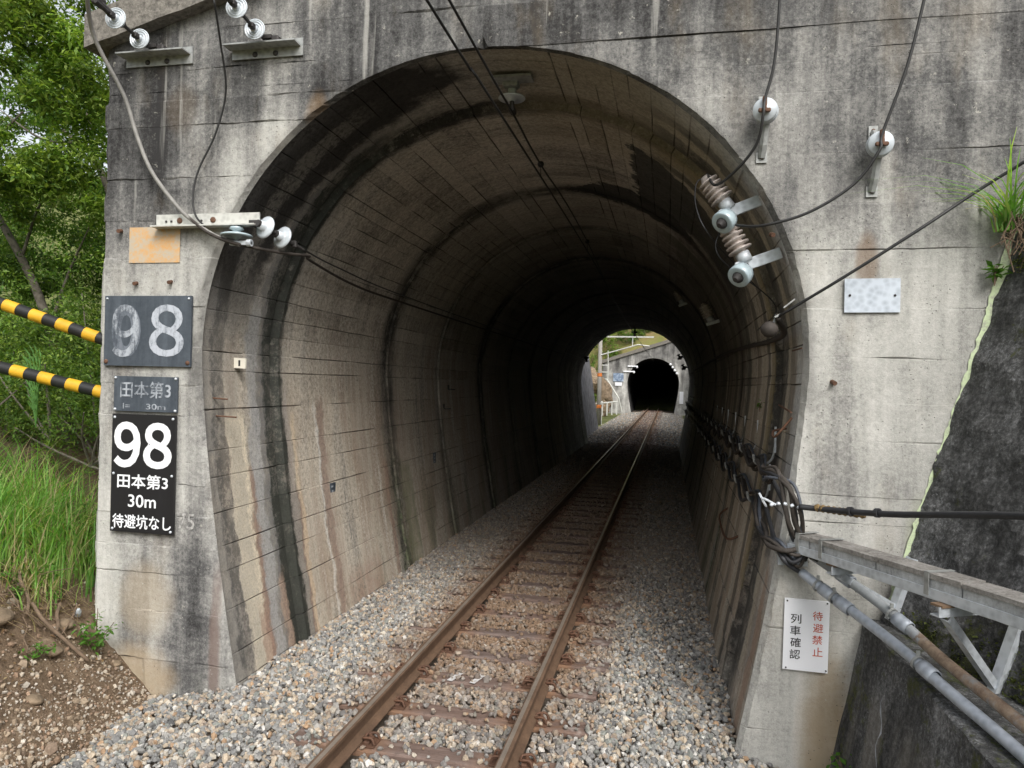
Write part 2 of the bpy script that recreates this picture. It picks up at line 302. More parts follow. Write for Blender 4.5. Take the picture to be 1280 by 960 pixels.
M = {}
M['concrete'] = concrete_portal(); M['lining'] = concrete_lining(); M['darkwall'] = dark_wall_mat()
M['rail'] = rust_mat('rusty_rail_steel', (.065, .04, .027), (.19, .118, .074)); M['railtop'] = rust_mat('dull_rail_tread', (.14, .115, .095), (.26, .22, .18), .38)
M['rust'] = rust_mat('rusty_iron', (.06, .034, .024), (.17, .085, .05)); M['wood'] = wood_mat(); M['paintmark'] = faded_paint('worn_white_stroke', (.62, .61, .6), (.2, .16, .14), .45, (9, 30, 9)); M['galv'] = galv_mat()
M['galvpale'] = galv_mat('pale_painted_steel', (.42, .42, .39), (.62, .62, .58)); M['galvdark'] = galv_mat('grey_angle_steel', (.2, .205, .2), (.36, .37, .36))
M['stone'] = stones_mat(); M['leaf'] = leaf_mat('leaves'); M['soil'] = soil_mat()
M['bark'] = simple('grey_bark', (.25, .22, .18), .95, 0, .7, 14, None, .01); M['root'] = simple('dry_root', (.22, .155, .105), .95, 0, .55, 20, None, .006)
M['porcelain'] = simple('white_porcelain', (.60, .65, .69), .22, 0, .3, 7, None, 0, .6); M['blueporc'] = simple('pale_blue_porcelain', (.45, .55, .59), .25, 0, .25, 9, None, 0, .6)
M['ribporc'] = simple('stained_rib_porcelain', (.60, .53, .49), .35, 0, .5, 22, None, 0, .5)
M['black'] = simple('black_cable_sheath', (.035, .036, .04), .5, 0, .35, 10); M['greycable'] = simple('grey_cable_sheath', (.30, .29, .27), .6, 0, .35, 14)
M['browncable'] = simple('dusty_brown_cable', (.065, .055, .047), .75, 0, .5, 12); M['bluecable'] = simple('slate_cable_sheath', (.085, .095, .115), .5, 0, .3, 12)
M['wire'] = simple('dark_wire', (.05, .05, .05), .55, .4, .3, 20); M['iron'] = simple('dark_fitting', (.075, .07, .068), .6, .4, .5, 20)
M['signblack'] = sign_mat('black_enamel', (.012, .012, .013), (.017, .017, .019)); M['signold'] = sign_mat('faded_black_enamel', (.028, .036, .048), (.10, .118, .14))
M['white'] = simple('white_lettering', (.84, .86, .88), .5, 0, .04, 9); M['fadedwhite'] = faded_paint('worn_white_paint', (.45, .48, .53), (.12, .14, .165), .44); M['ghost'] = faded_paint('ghost_paint', (.16, .18, .21), (.06, .072, .09), .47)
M['faintwhite'] = faded_paint('rubbed_white_paint', (.40, .43, .47), (.09, .105, .125), .5)
M['signwhite'] = simple('white_sign_enamel', (.86, .87, .90), .4, 0, .06, 5); M['ink'] = simple('black_ink', (.02, .02, .02), .6); M['red'] = simple('faded_red_ink', (.62, .10, .045), .6, 0, .3, 30)
M['orange'] = faded_paint('worn_orange_paint', (.60, .34, .13), (.46, .40, .31), .51, (6, 6, 9)); M['stencil'] = faded_paint('worn_stencil_paint', (.50, .49, .47), (.17, .165, .155), .5)
M['plate'] = galv_mat('galvanised_plate', (.33, .37, .42), (.52, .57, .63)); M['yellow'] = simple('yellow_plastic', (.78, .44, .03), .45, 0, .3, 9); M['gblack'] = simple('black_plastic', (.022, .022, .022), .5)
M['tagwhite'] = simple('cream_tag', (.74, .70, .60), .6, 0, .1, 12); M['lichen'] = faded_paint('pale_green_lichen', (.60, .70, .44), (.40, .42, .32), .46, (22, 22, 22))
M['trough'] = trough_mat(); M['lid'] = lid_mat(); M['rustpipe'] = rusty_pipe_mat(); M['conduit'] = galv_mat('grey_conduit', (.30, .335, .38), (.46, .50, .56))
M['rock'] = simple('brown_rock', (.30, .225, .15), .95, 0, .65, 3, None, .1); M['coping'] = simple('pebbly_coping_concrete', (.26, .24, .21), .95, 0, .72, 26, None, .02)
M['ground'] = ground_mat('valley_ground', (.07, .085, .03), (.18, .19, .075)); M['forest'] = ground_mat('hill_forest', (.04, .06, .02), (.20, .21, .07), .5)
M['bed'] = ground_mat('ballast_fines', (.10, .08, .062), (.24, .20, .16), 14); M['orangeband'] = simple('orange_band', (.75, .22, .05), .6)
M['joint'] = simple('rust_stain', (.2, .13, .08), .9)

# ------------------------------------------------------------------ mesh helper
class MB:
    def __init__(s): s.v = []; s.f = []; s.mi = []; s.cur = 0
    def addf(s, vs, fs):
        b = len(s.v); s.v += [tuple(p) for p in vs]; s.f += [tuple(b + i for i in f) for f in fs]; s.mi += [s.cur] * len(fs)
    def box(s, c, size, rot=None, bev=0.0):
        c = Vector(c); hx, hy, hz = (q / 2 for q in size)
        R = rot if rot is not None else Matrix.Identity(3)
        b = min(bev, hx * .45, hy * .45, hz * .45)
        if b <= 0:
            P = [c + R @ Vector((sx * hx, sy * hy, sz * hz)) for sx in (-1, 1) for sy in (-1, 1) for sz in (-1, 1)]
            s.addf(P, [(0, 1, 3, 2), (4, 6, 7, 5), (0, 4, 5, 1), (2, 3, 7, 6), (0, 2, 6, 4), (1, 5, 7, 3)])
        else:   # chamfered along its four z edges and top/bottom
            prof = [(-hx + b, -hy), (hx - b, -hy), (hx, -hy + b), (hx, hy - b), (hx - b, hy), (-hx + b, hy), (-hx, hy - b), (-hx, -hy + b)]
            rings = [(-hz, 1 - b / max(hx, hy)), (-hz + b, 1), (hz - b, 1), (hz, 1 - b / max(hx, hy))]
            P = [c + R @ Vector((x * k, y * k, z)) for z, k in rings for x, y in prof]
            F = [tuple(range(7, -1, -1)), tuple(range(24, 32))]
            for r in range(3):
                for i in range(8): F.append((r * 8 + i, r * 8 + (i + 1) % 8, r * 8 + 8 + (i + 1) % 8, r * 8 + 8 + i))
            s.addf(P, F)
    def tube(s, pts, r, n=8, cap=True):
        pts = [Vector(p) for p in pts]; rr = r if isinstance(r, (list, tuple)) else [r] * len(pts)
        base = len(s.v); prev = None
        for i, p in enumerate(pts):
            t = (pts[min(i + 1, len(pts) - 1)] - pts[max(i - 1, 0)]).normalized()
            if prev is None:
                a = Vector((0, 0, 1)) if abs(t.z) < .9 else Vector((1, 0, 0)); nrm = t.cross(a).normalized()
            else: nrm = (prev - t * prev.dot(t)).normalized()
            prev = nrm; bn = t.cross(nrm)
            for k in range(n):
                a = 2 * math.pi * k / n; s.v.append(tuple(p + (nrm * math.cos(a) + bn * math.sin(a)) * rr[i]))
        for i in range(len(pts) - 1):
            for k in range(n):
                s.f.append((base + i * n + k, base + i * n + (k + 1) % n, base + (i + 1) * n + (k + 1) % n, base + (i + 1) * n + k)); s.mi.append(s.cur)
        if cap:
            s.f.append(tuple(base + k for k in range(n - 1, -1, -1))); s.mi.append(s.cur)
            e = base + (len(pts) - 1) * n; s.f.append(tuple(e + k for k in range(n))); s.mi.append(s.cur)
    def lathe(s, o, axis, prof, n=20):
        """prof: (distance along axis, radius)"""
        o = Vector(o); t = Vector(axis).normalized(); a = Vector((0, 0, 1)) if abs(t.z) < .9 else Vector((1, 0, 0))
        u = t.cross(a).normalized(); q = t.cross(u); base = len(s.v)
        for d, r in prof:
            for k in range(n):
                an = 2 * math.pi * k / n; s.v.append(tuple(o + t * d + (u * math.cos(an) + q * math.sin(an)) * max(r, 1e-4)))
        for i in range(len(prof) - 1):
            for k in range(n):
                s.f.append((base + i * n + k, base + i * n + (k + 1) % n, base + (i + 1) * n + (k + 1) % n, base + (i + 1) * n + k)); s.mi.append(s.cur)
    def prism(s, poly, a, b):
        """poly of (x,z) extruded from y=a to y=b"""
        n = len(poly); P = [(x, a, z) for x, z in poly] + [(x, b, z) for x, z in poly]
        s.addf(P, [tuple(range(n)), tuple(range(2 * n - 1, n - 1, -1))] + [(i, n + i, n + (i + 1) % n, (i + 1) % n) for i in range(n)])

ORG = {}
def link(o, parent=None):
    COL.objects.link(o)
    if parent is not None: o.parent = parent
    ORG[o.name] = ORG[parent.name] if parent is not None else Vector((0, 0, 0))
    return o
def thing(name, label, cat, loc=(0, 0, 0), group=None):
    o = bpy.data.objects.new(name, None); o.empty_display_size = .1; o.location = loc; COL.objects.link(o); ORG[o.name] = Vector(loc)
    tag(o, label, cat, group); return o
def tag(o, label=None, cat=None, group=None, kind=None):
    if label: o['label'] = label
    if cat: o['category'] = cat
    if group: o['group'] = group
    if kind: o['kind'] = kind
    return o
def obj(name, mb, mats, parent=None, smooth=False, org=None, kind=None, label=None):
    mats = mats if isinstance(mats, (list, tuple)) else [mats]
    me = bpy.data.meshes.new(name); O = ORG[parent.name] if parent is not None else Vector(org or (0, 0, 0))
    me.from_pydata([(p[0] - O.x, p[1] - O.y, p[2] - O.z) for p in mb.v], [], mb.f)
    for m in mats: me.materials.append(M[m] if isinstance(m, str) else m)
    if len(mats) > 1: me.polygons.foreach_set('material_index', mb.mi)
    if smooth: me.polygons.foreach_set('use_smooth', [True] * len(me.polygons))
    me.update(); o = bpy.data.objects.new(name, me); link(o, parent)
    if parent is None and org: o.location = org; ORG[o.name] = Vector(org)
    if kind: o['kind'] = kind
    if label: o['label'] = label
    return o
def npobj(name, V, F, mat, parent=None, fattr=None, cattr=None, smooth=False, kind=None, org=(0, 0, 0)):
    """V n x 3, F m x k arrays"""
    me = bpy.data.meshes.new(name); n, (m, k) = len(V), F.shape
    O = np.array(ORG[parent.name] if parent is not None else org)
    me.vertices.add(n); me.vertices.foreach_set('co', (V - O).astype(np.float32).ravel())
    me.loops.add(m * k); me.loops.foreach_set('vertex_index', F.astype(np.int32).ravel())
    me.polygons.add(m); me.polygons.foreach_set('loop_start', np.arange(0, m * k, k, dtype=np.int32))
    for nm, a in (fattr or {}).items():
        at = me.attributes.new(nm, 'FLOAT', 'POINT'); at.data.foreach_set('value', a.astype(np.float32).ravel())
    for nm, a in (cattr or {}).items():
        at = me.attributes.new(nm, 'FLOAT_COLOR', 'POINT'); c4 = np.ones((n, 4), np.float32); c4[:, :3] = a; at.data.foreach_set('color', c4.ravel())
    me.update(calc_edges=True); me.polygons.foreach_set('use_smooth', np.full(m, smooth))
    me.materials.append(M[mat] if isinstance(mat, str) else mat); me.validate()
    o = bpy.data.objects.new(name, me); link(o, parent)
    if parent is None: o.location = org
    if kind: o['kind'] = kind
    return o
def copy_tree(o, parent=None):
    c = o.copy(); COL.objects.link(c)
    if parent is not None: c.parent = parent
    for ch in list(o.children): copy_tree(ch, c)
    return c
def bez(pts, n=10):
    """Catmull-Rom through points"""
    P = [Vector(p) for p in pts]; P = [2 * P[0] - P[1]] + P + [2 * P[-1] - P[-2]]; out = []
    for i in range(1, len(P) - 2):
        for k in range(n):
            t = k / n; a, b, c, d = P[i - 1:i + 3]
            out.append(.5 * ((2 * b) + (c - a) * t + (2 * a - 5 * b + 4 * c - d) * t * t + (3 * b - a - 3 * c + d) * t ** 3))
    out.append(P[-2]); return out
def sm1(n, k, rng=RNG):
    """smooth 1-D noise of n samples, k knots, about 0..1"""
    q = rng.random(k + 3); x = np.linspace(0, k, n); i = x.astype(int); t = x - i; t = t * t * (3 - 2 * t); return q[i] * (1 - t) + q[i + 1] * t

# ------------------------------------------------------------------ tunnel profile
ACX, AZ, AR = .05, 2.6, 2.45
def halfw(z):
    z = np.asarray(z, float); lo = AR - .41 * np.clip((AZ - z) / 2.85, 0, 2) ** 1.4
    hi = np.sqrt(np.clip(AR ** 2 - (z - AZ) ** 2, 0, None)); return np.where(z < AZ, lo, hi)
def profile(zb=-.45):
    zl = np.linspace(zb, AZ, 40); left = np.stack([ACX - halfw(zl), zl], 1)
    a = np.radians(np.linspace(180, 0, 121))[1:-1]; arc = np.stack([ACX + AR * np.cos(a), AZ + AR * np.sin(a)], 1)
    right = left[::-1].copy(); right[:, 0] = 2 * ACX - right[:, 0]
    return np.concatenate([left, arc, right])
PR = profile(); _d = np.r_[0, np.cumsum(np.hypot(*np.diff(PR, axis=0).T))]; PLEN = _d[-1]
def prof_at(s):
    s = np.asarray(s, float); x = np.interp(s, _d, PR[:, 0]); z = np.interp(s, _d, PR[:, 1]); e = .02
    tx = np.interp(s + e, _d, PR[:, 0]) - np.interp(s - e, _d, PR[:, 0]); tz = np.interp(s + e, _d, PR[:, 1]) - np.interp(s - e, _d, PR[:, 1])
    l = np.hypot(tx, tz); return x, z, tz / l, -tx / l          # point, inward normal
def wall_pt(side, Y, z, off=0.):
    """point on the lining at height z, off metres clear of it; side -1 left, 1 right"""
    return Vector((ACX + side * (float(halfw(z)) - off), Y, z))

def build_lining(name, parent, mat, L, joints, fine_to, Y0=0., y_open=.05, sc=1.):
    rng = np.random.default_rng(3)
    zj = 2.45; sl = np.interp(zj, PR[:40, 1], _d[:40])          # lift joint
    edges = [0.]
    while edges[-1] < sl - .2: edges.append(edges[-1] + rng.uniform(.2, .42))
    edges[-1] = sl
    sc0, sc1 = PLEN / 2 - .42, PLEN / 2 + .5                     # closing strip at the crown
    while edges[-1] < sc0 - .24: edges.append(edges[-1] + rng.uniform(.13, .24))
    edges.append(sc0); edges.append(sc1)
    while edges[-1] < PLEN - sl - .24: edges.append(edges[-1] + rng.uniform(.13, .24))
    edges.append(PLEN - sl)
    while edges[-1] < PLEN - .3: edges.append(edges[-1] + rng.uniform(.2, .42))
    edges.append(PLEN)
    kc = edges.index(sc0)
    S, board, isedge = [], [], []
    for b in range(len(edges) - 1):
        a, c = edges[b], edges[b + 1]
        for t in (a + .0075, a + (c - a) * .5, c - .0075): S.append(t); board.append(b); isedge.append(-1)
        if b == kc:
            for t in np.linspace(a + .1, c - .1, 5): S.append(t); board.append(b); isedge.append(-1)
        if b < len(edges) - 2: S.append(c); board.append(b); isedge.append(b)
    o = np.argsort(S, kind='stable'); S = np.array(S)[o]; board = np.array(board)[o]; isedge = np.array(isedge)[o]
    V = [y_open]; vb = [0]; ve = [False]; k = 0; y = y_open
    while y < L - .1:
        stp = rng.uniform(.11, .17) if y < fine_to else .45
        y = min(y + stp, L)
        if y < fine_to: V += [y - .004, y, y + .004]; vb += [k, k, k + 1]; ve += [False, True, False]
        else: V.append(y); vb.append(k); ve.append(False)
        k += 1
    for j in joints:
        for dd in (-.05, -.018, .02, .05): V.append(j + dd); vb.append(0); ve.append(False)
    V = np.array(V); o = np.argsort(V, kind='stable'); V = V[o]; vb = np.array(vb)[o]; ve = np.array(ve)[o]
    for i in range(1, len(vb)): vb[i] = max(vb[i], vb[i - 1])
    ni, nj = len(S), len(V); D = np.zeros((ni, nj)); T = np.zeros((ni, nj)); G = np.zeros((ni, nj))
    ring = np.searchsorted(np.array(joints), V)
    for b in range(len(edges) - 1):
        rows = np.where((board == b) & (isedge < 0))[0]
        if b == kc:
            q = rng.normal(0, .002, vb.max() + 2); tq = rng.normal(0, .7, vb.max() + 2)
            D[rows] += q[vb] + .004; T[rows] += tq[vb]; dep = rng.uniform(.002, .009, vb.max() + 2); D[np.ix_(rows, np.where(ve)[0])] -= dep[vb[ve]]; G[np.ix_(rows, np.where(ve)[0])] = .6
        else:
            y = V[0]; 
            while y < L:
                e = y + rng.uniform(.8, 2.9); jn = [j for j in joints if y < j - .05]; e = min(e, jn[0] if jn else L + 1)
                m = (V >= y) & (V < e); D[np.ix_(rows, np.where(m)[0])] += abs(rng.normal(0, .0045)); T[np.ix_(rows, np.where(m)[0])] += rng.normal(0, .75)
                y = e
    for i in np.where(isedge >= 0)[0]:
        lo, hi = i - 1, min(i + 1, ni - 1); act = rng.random() < .94
        g = np.clip((sm1(nj, int(L * 1.3)) - .12) * 1.6, 0, 1) * (1 if act else .25)
        D[i] = np.minimum(D[lo], D[hi]) - .013 * g; T[i] = .5 * (T[lo] + T[hi]); G[i] = g
    ro = rng.uniform(0, .022, len(joints) + 2); ro[0] = -.035
    D += ro[ring][None, :]
    for j in joints:
        m = np.abs(V - j) < .03; D[:, m] -= .03 + .03 * rng.random((ni, m.sum()))
    w = np.stack([sm1(nj, int(L * 2)) for _ in range(ni)]) * .008 - .004
    w[0] = w[-1] = 0
    Sj = np.repeat(S[:, None], nj, 1) + np.where(isedge[:, None] >= 0, w, np.roll(w, 0, 0)) * 0 + np.repeat(w[np.searchsorted(np.array(edges), S).clip(0, ni - 1)], 1, 0)
    x, z, nx, nz = prof_at(Sj)
    P = np.stack([ACX + (x - ACX) * sc + nx * D, np.repeat(V[None, :], ni, 0) + Y0, z * sc + nz * D], -1).reshape(-1, 3)
    idx = np.arange(ni * nj).reshape(ni, nj)
    F = np.stack([idx[:-1, :-1], idx[:-1, 1:], idx[1:, 1:], idx[1:, :-1]], -1).reshape(-1, 4)
    return npobj(name, P, F, mat, parent, {'tint': T, 'arc': Sj, 'groove': G})

def build_facade(name, parent, mat, xl, xr, zt0, slope, Y0=0., sc=1., depth=1.6, seed=5, ncol=46):
    rng = np.random.default_rng(seed); top = zt0 + slope * (xr - xl) + .1
    ce = [-.45]
    while ce[-1] < top: ce.append(ce[-1] + rng.choice([.19, .24, .3, .36, .42]) * rng.uniform(.9, 1.1))
    Z, cb, ed = [], [], []
    for b in range(len(ce) - 1):
        for t, e in ((ce[b] + .006, -1), (ce[b] + .3 * (ce[b + 1] - ce[b]), -1), (.5 * (ce[b] + ce[b + 1]), -1), (ce[b + 1] - .3 * (ce[b + 1] - ce[b]), -1), (ce[b + 1] - .006, -1), (ce[b + 1], b)):
            Z.append(t); cb.append(b); ed.append(e)
    for a in np.radians(np.r_[np.arange(4, 88, 3.), 88.5, 89.99]):
        t = (AZ + AR * math.sin(a)) * sc; Z.append(t); ed.append(-2); cb.append(int(np.searchsorted(ce, t)) - 1)
    o = np.argsort(Z, kind='stable'); Z = np.array(Z)[o]; cb = np.array(cb)[o]; ed = np.array(ed)[o]
    out = []
    for side in (-1, 1):
        xe = xl if side < 0 else xr
        hw = np.where(Z / sc < AZ + AR, halfw(Z / sc) * sc, 0.)
        edge = ACX + side * hw; inside0 = hw > 0
        t = np.r_[np.linspace(0, 1, ncol)]
        tt = np.r_[np.linspace(0, 1, ncol - 2), 1, 1]
        X = xe + (edge[:, None] + np.where(inside0[:, None] & (np.arange(ncol) < ncol - 2)[None, :], side * .11, 0) - xe) * tt[None, :]
        Yd = np.zeros_like(X); T = np.zeros_like(X); G = np.zeros_like(X)
        inside = (hw > 0)
        # chamfered, ragged arris
        rag = sm1(len(Z), 60, rng) * .012 + rng.random(len(Z)) * .01
        X = np.where(inside[:, None] & (np.arange(ncol) == ncol - 2)[None, :], (edge - side * -1 * 0 + side * (.028 + rag))[:, None], X)
        Yd[:, -1] = np.where(inside, .05, 0.)
        eg = np.where(inside & (Z > 2.3 * sc), .2 + .7 * sm1(len(Z), 45, rng), 0. * inside); G[:, -1] = eg * .8; G[:, -2] = eg
        off = rng.normal(0, .0028, len(ce)); 
        for b in range(len(ce) - 1):
            nseg = rng.integers(2, 4); cuts = np.sort(rng.random(nseg)); seg = np.searchsorted(cuts, t)
            q = rng.normal(0, .003, nseg + 1); tq = rng.normal(0, .75, nseg + 1); r = np.where((cb == b))[0]
            Yd[np.ix_(r, np.arange(ncol - 1))] += -(off[b] + q[seg])[None, :-1]; T[r] += tq[seg][None, :]
            ge = np.where(ed == b)[0]
            for i in ge:
                g = np.clip((sm1(ncol, 11, rng) - .38) * 1.9, 0, 1) * rng.choice([1., .9, .6, .3]); Yd[i, :-1] += .012 * g[:-1]; G[i] = g
                Z_w = (sm1(ncol, 12, rng) - .5) * .012
        zw = np.stack([np.convolve((rng.random(ncol + 4) - .5) * .034, np.ones(5) / 5, 'valid') for _ in ce])
        ZZ = np.repeat(Z[:, None], ncol, 1) + np.where((ed == -2)[:, None], 0, zw[np.clip(cb, 0, len(ce) - 1)]); ZZ[:, -1] = Z
        zmax = zt0 + slope * (X - xl)
        P = np.stack([X, Y0 + Yd, np.minimum(ZZ, zmax)], -1); over = ZZ > zmax
        if side < 0:
            j = (sm1(len(Z), 70, rng) - .5) * .035; P[:, 0, 0] += j; P[:, 0, 1] += .02
            bk = P[:, :1].copy(); bk[:, :, 1] += depth; P = np.concatenate([bk, P], 1); T = np.concatenate([T[:, :1], T], 1); G = np.concatenate([G[:, :1] * 0, G], 1); over = np.concatenate([over[:, :1], over], 1)
        n, m = P.shape[:2]; idx = np.arange(n * m).reshape(n, m)
        q = np.stack([idx[:-1, :-1], idx[:-1, 1:], idx[1:, 1:], idx[1:, :-1]] if side < 0 else [idx[:-1, :-1], idx[1:, :-1], idx[1:, 1:], idx[:-1, 1:]], -1).reshape(-1, 4)
        ov = over.ravel()[q].all(1); out.append((P.reshape(-1, 3), q[~ov], T.ravel(), G.ravel()))
    a, b = out; 
    return npobj(name, np.concatenate([a[0], b[0]]), np.concatenate([a[1], b[1] + len(a[0])]), mat, parent, {'tint': np.r_[a[2], b[2]], 'groove': np.r_[a[3], b[3]]})

def coping(parent, xl, xr, zt0, slope, Y0, th=.29, proud=.13, depth=1.7):
    mb = MB(); n = 60; rng = random.Random(4); P = []
    for i in range(n + 1):
        x = xl - .12 + (xr - xl + .12) * (i / n); z = zt0 + slope * (x - xl); j = lambda: rng.uniform(-.005, .005)
        P += [(x, Y0 - proud + j(), z + j()), (x, Y0 - proud + j(), z + th + j()), (x, Y0 + depth, z + th), (x, Y0 + depth, z)]
    F = [(0, 1, 2, 3), tuple(4 * n + k for k in (3, 2, 1, 0))]
    for i in range(n):
        for k in range(4): F.append((4 * i + k, 4 * i + 4 + k, 4 * i + 4 + (k + 1) % 4, 4 * i + (k + 1) % 4))
    mb.addf(P, F); return obj('coping', mb, 'coping', parent)

# ------------------------------------------------------------------ lettering
def letters(name, body, cx, cz, w, h, mat, parent, y, bold=0., fat=0.):
    """flat lettering facing -Y, fitted to w x h metres and centred on (cx, cz)"""
    cu = bpy.data.curves.new(name, 'FONT'); cu.body = body; cu.offset = bold; cu.resolution_u = 4
    tmp = bpy.data.objects.new(name, cu); COL.objects.link(tmp); bpy.context.view_layer.update()
    me = bpy.data.meshes.new_from_object(tmp.evaluated_get(bpy.context.evaluated_depsgraph_get()))
    COL.objects.unlink(tmp); bpy.data.objects.remove(tmp)
    n = len(me.vertices); c = np.zeros(n * 3, np.float32); me.vertices.foreach_get('co', c); c = c.reshape(-1, 3)
    lo, hi = c.min(0), c.max(0); sx = w / (hi[0] - lo[0]) if w else h / (hi[1] - lo[1]); sz = h / (hi[1] - lo[1])
    O = ORG[parent.name]
    if fat:                                   # heavier strokes: three layers a hair apart
        fs = [tuple(q.vertices) for q in me.polygons]; m3 = bpy.data.meshes.new(name)
        c = np.concatenate([c + np.array([dx, dz, k * .0004 * 1e3]) for k, (dx, dz) in enumerate(((0, 0), (fat, fat * .4), (-fat, -fat * .4), (fat * .4, -fat), (-fat * .4, fat)))])
        m3.from_pydata(c.tolist(), [], [tuple(i + n * k for i in f) for k in range(5) for f in fs]); me = m3; n = len(c); lo, hi = c.min(0), c.max(0)
        sx = w / (hi[0] - lo[0]); sz = h / (hi[1] - lo[1]); y = y - c[:, 2] * 1e-3
    p = np.stack([(c[:, 0] - (lo[0] + hi[0]) / 2) * sx + cx - O.x, np.zeros(n) + y - O.y, (c[:, 1] - (lo[1] + hi[1]) / 2) * sz + cz - O.z], 1)
    me.vertices.foreach_set('co', p.astype(np.float32).ravel()); me.materials.clear(); me.materials.append(M[mat]); me.update()
    o = bpy.data.objects.new(name, me); return link(o, parent)

def plate(name, parent, x0, x1, z0, z1, y, th, mat, tilt=0.):
    mb = MB(); mb.box(((x0 + x1) / 2, y - th / 2, (z0 + z1) / 2), (x1 - x0, th, z1 - z0), Matrix.Rotation(tilt, 3, 'Y'), 0); return obj(name, mb, mat, parent)
def bolt(parent, x, y, z, r=.012, mat='galv', name='bolt'):
    mb = MB(); mb.lathe((x, y, z), (0, -1, 0), [(0, r), (.006, r), (.011, r * .55), (.012, 0)], 8); return obj(name, mb, mat, parent, True)

# ================================================================== THE TUNNEL
L1 = 28.5
tunnel = thing('railway_tunnel', 'board-marked concrete railway tunnel nearest the viewer, its stained arched mouth framing the track', 'tunnel', (0, 0, -.3))
build_facade('portal_wall', tunnel, 'concrete', -3.38, 6.0, 5.27, .27)
coping(tunnel, -3.38, 6.0, 5.27, .27, 0.)
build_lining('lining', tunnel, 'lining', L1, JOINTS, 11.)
# outer end of the near tunnel: plain headwall facing the far cutting
def arch_slab(name, parent, mat, Y, xl, xr, zt, th=.5):
    mb = MB(); n = 40; pts = []
    zs = list(np.linspace(-.45, AZ, 12)) + [AZ + AR * math.sin(a) for a in np.radians(np.linspace(3, 90, 30))]
    for z in zs:
        hw = float(halfw(z)); pts.append((hw, z))
    for side in (-1, 1):
        xe = xl if side < 0 else xr; P = []; F = []
        for hw, z in pts: P += [(xe, Y, z), (ACX + side * (hw - .004), Y, z)]
        P += [(xe, Y, zt), (ACX, Y, zt)]
        for i in range(len(P) // 2 - 1): F.append((2 * i, 2 * i + 1, 2 * i + 3, 2 * i + 2))
        mb.addf(P, F)
    return obj(name, mb, mat, parent)
arch_slab('rear_headwall', tunnel, 'darkwall', L1 - .002, -6, 6, 6.6)
mb = MB(); mb.box((-2.85, -.006, 3.53), (.5, .004, .31)); obj('orange_paint_patch', mb, 'orange', tunnel)
letters('stencilled_number', '675', -2.52, 1.15, .25, .14, 'stencil', tunnel, -.009, .01)
for (x, z) in [(2.69, 2.47), (-3.19, 3.66), (-3.02, 3.2), (-2.68, 3.21), (2.25, 3.53)]:
    mb = MB(); mb.tube([(x, .0, z), (x + .01, -.05, z - .012)], .017, 8); obj('iron_stud', mb, 'rust', tunnel)
mb = MB()
for z in np.arange(-.2, 4.2, .05): pass
def lichen_strip():
    mb = MB(); P = []; F = []; rng = random.Random(9); zs = np.arange(.95, 3.75, .03)
    for z in zs:
        x = 3.30 + (z - 1.6) * .285; wv = .006 + .014 * rng.random() ** 2 + (.05 * max(0, z - 2.9) if z > 2.9 else 0)
        P += [(x - wv - .012 + rng.uniform(-.004, .004), -.012, z), (x + .03, -.02, z)]
    for i in range(len(zs) - 1): F.append((2 * i, 2 * i + 1, 2 * i + 3, 2 * i + 2))
    mb.addf(P, F); return obj('lichen_streak', mb, 'lichen', tunnel)
lichen_strip()
# little iron bars left in the wall of the first ring
for (Y, z, l) in [(.22, 2.21, .09), (.26, 2.05, .14)]:
    mb = MB(); p = wall_pt(-1, Y, z, .0); mb.tube([p + Vector((-.05, 0, 0)), p + Vector((l, .05, -.01))], .008, 6); obj('iron_stub', mb, 'rust', tunnel)
mb = MB(); a = wall_pt(1, 2.3, .9, -.02)
mb.tube(bez([wall_pt(1, 3.7, .98, -.02), wall_pt(1, 3.75, .86, .09), wall_pt(1, 3.1, .80, .1), wall_pt(1, 2.35, .84, .1), wall_pt(1, 2.3, .9, -.02)], 5), .012, 6); obj('step_iron', mb, 'rust', tunnel)
mb = MB(); mb.tube(bez([wall_pt(1, .5, 2.1, .0), wall_pt(1, .45, 2.08, .1), wall_pt(1, .2, 2.05, .12), wall_pt(1, .12, 2.2, .03)], 5), .009, 6); mb.tube([wall_pt(1, .05, 2.24, .05), wall_pt(1, .7, 2.28, .05)], .007, 6); obj('bent_rebar', mb, 'rust', tunnel)
mb = MB(); mb.tube([wall_pt(1, .05, 2.71, .01), wall_pt(1, .45, 2.71, .01)], .006, 6); obj('iron_stub', mb, 'rust', tunnel)

# ================================================================== SIGNS
s1 = thing('number_sign', 'large faded black tunnel number sign reading 98 in worn white paint', 'sign', (-2.88, -.02, 2.47))
plate('panel', s1, -3.31, -2.455, 2.475, 3.085, -.012, .02, 'signold')
letters('ghost_digit', '0', -3.09, 2.78, .29, .46, 'ghost', s1, -.0335, .03)
letters('digit', '\uff19', -3.095, 2.78, .27, .46, 'faintwhite', s1, -.035, .012)
letters('digit', '\uff18', -2.69, 2.785, .34, .45, 'fadedwhite', s1, -.035, .016)
for x in (-3.285, -2.48):
    for z in (2.51, 3.06): bolt(s1, x, -.032, z, .02 if z < 2.6 else .01, 'rust' if z < 2.6 else 'galv')
s2 = thing('name_sign', 'small faded black plate with rubbed characters and 30m between the two 98 signs', 'sign', (-2.885, -.02, 2.07))
plate('panel', s2, -3.2, -2.575, 2.08, 2.385, -.012, .018, 'signold')
letters('lettering', '田本第3', -2.885, 2.27, .50, .145, 'faintwhite', s2, -.0325, 0, .014)
letters('lettering', 'l=', -3.07, 2.125, .07, .05, 'faintwhite', s2, -.0325); letters('lettering', '30m', -2.78, 2.125, .19, .05, 'faintwhite', s2, -.0325, .01)
for x in (-3.185, -2.59):
    for z in (2.095, 2.37): bolt(s2, x, -.03, z, .012)
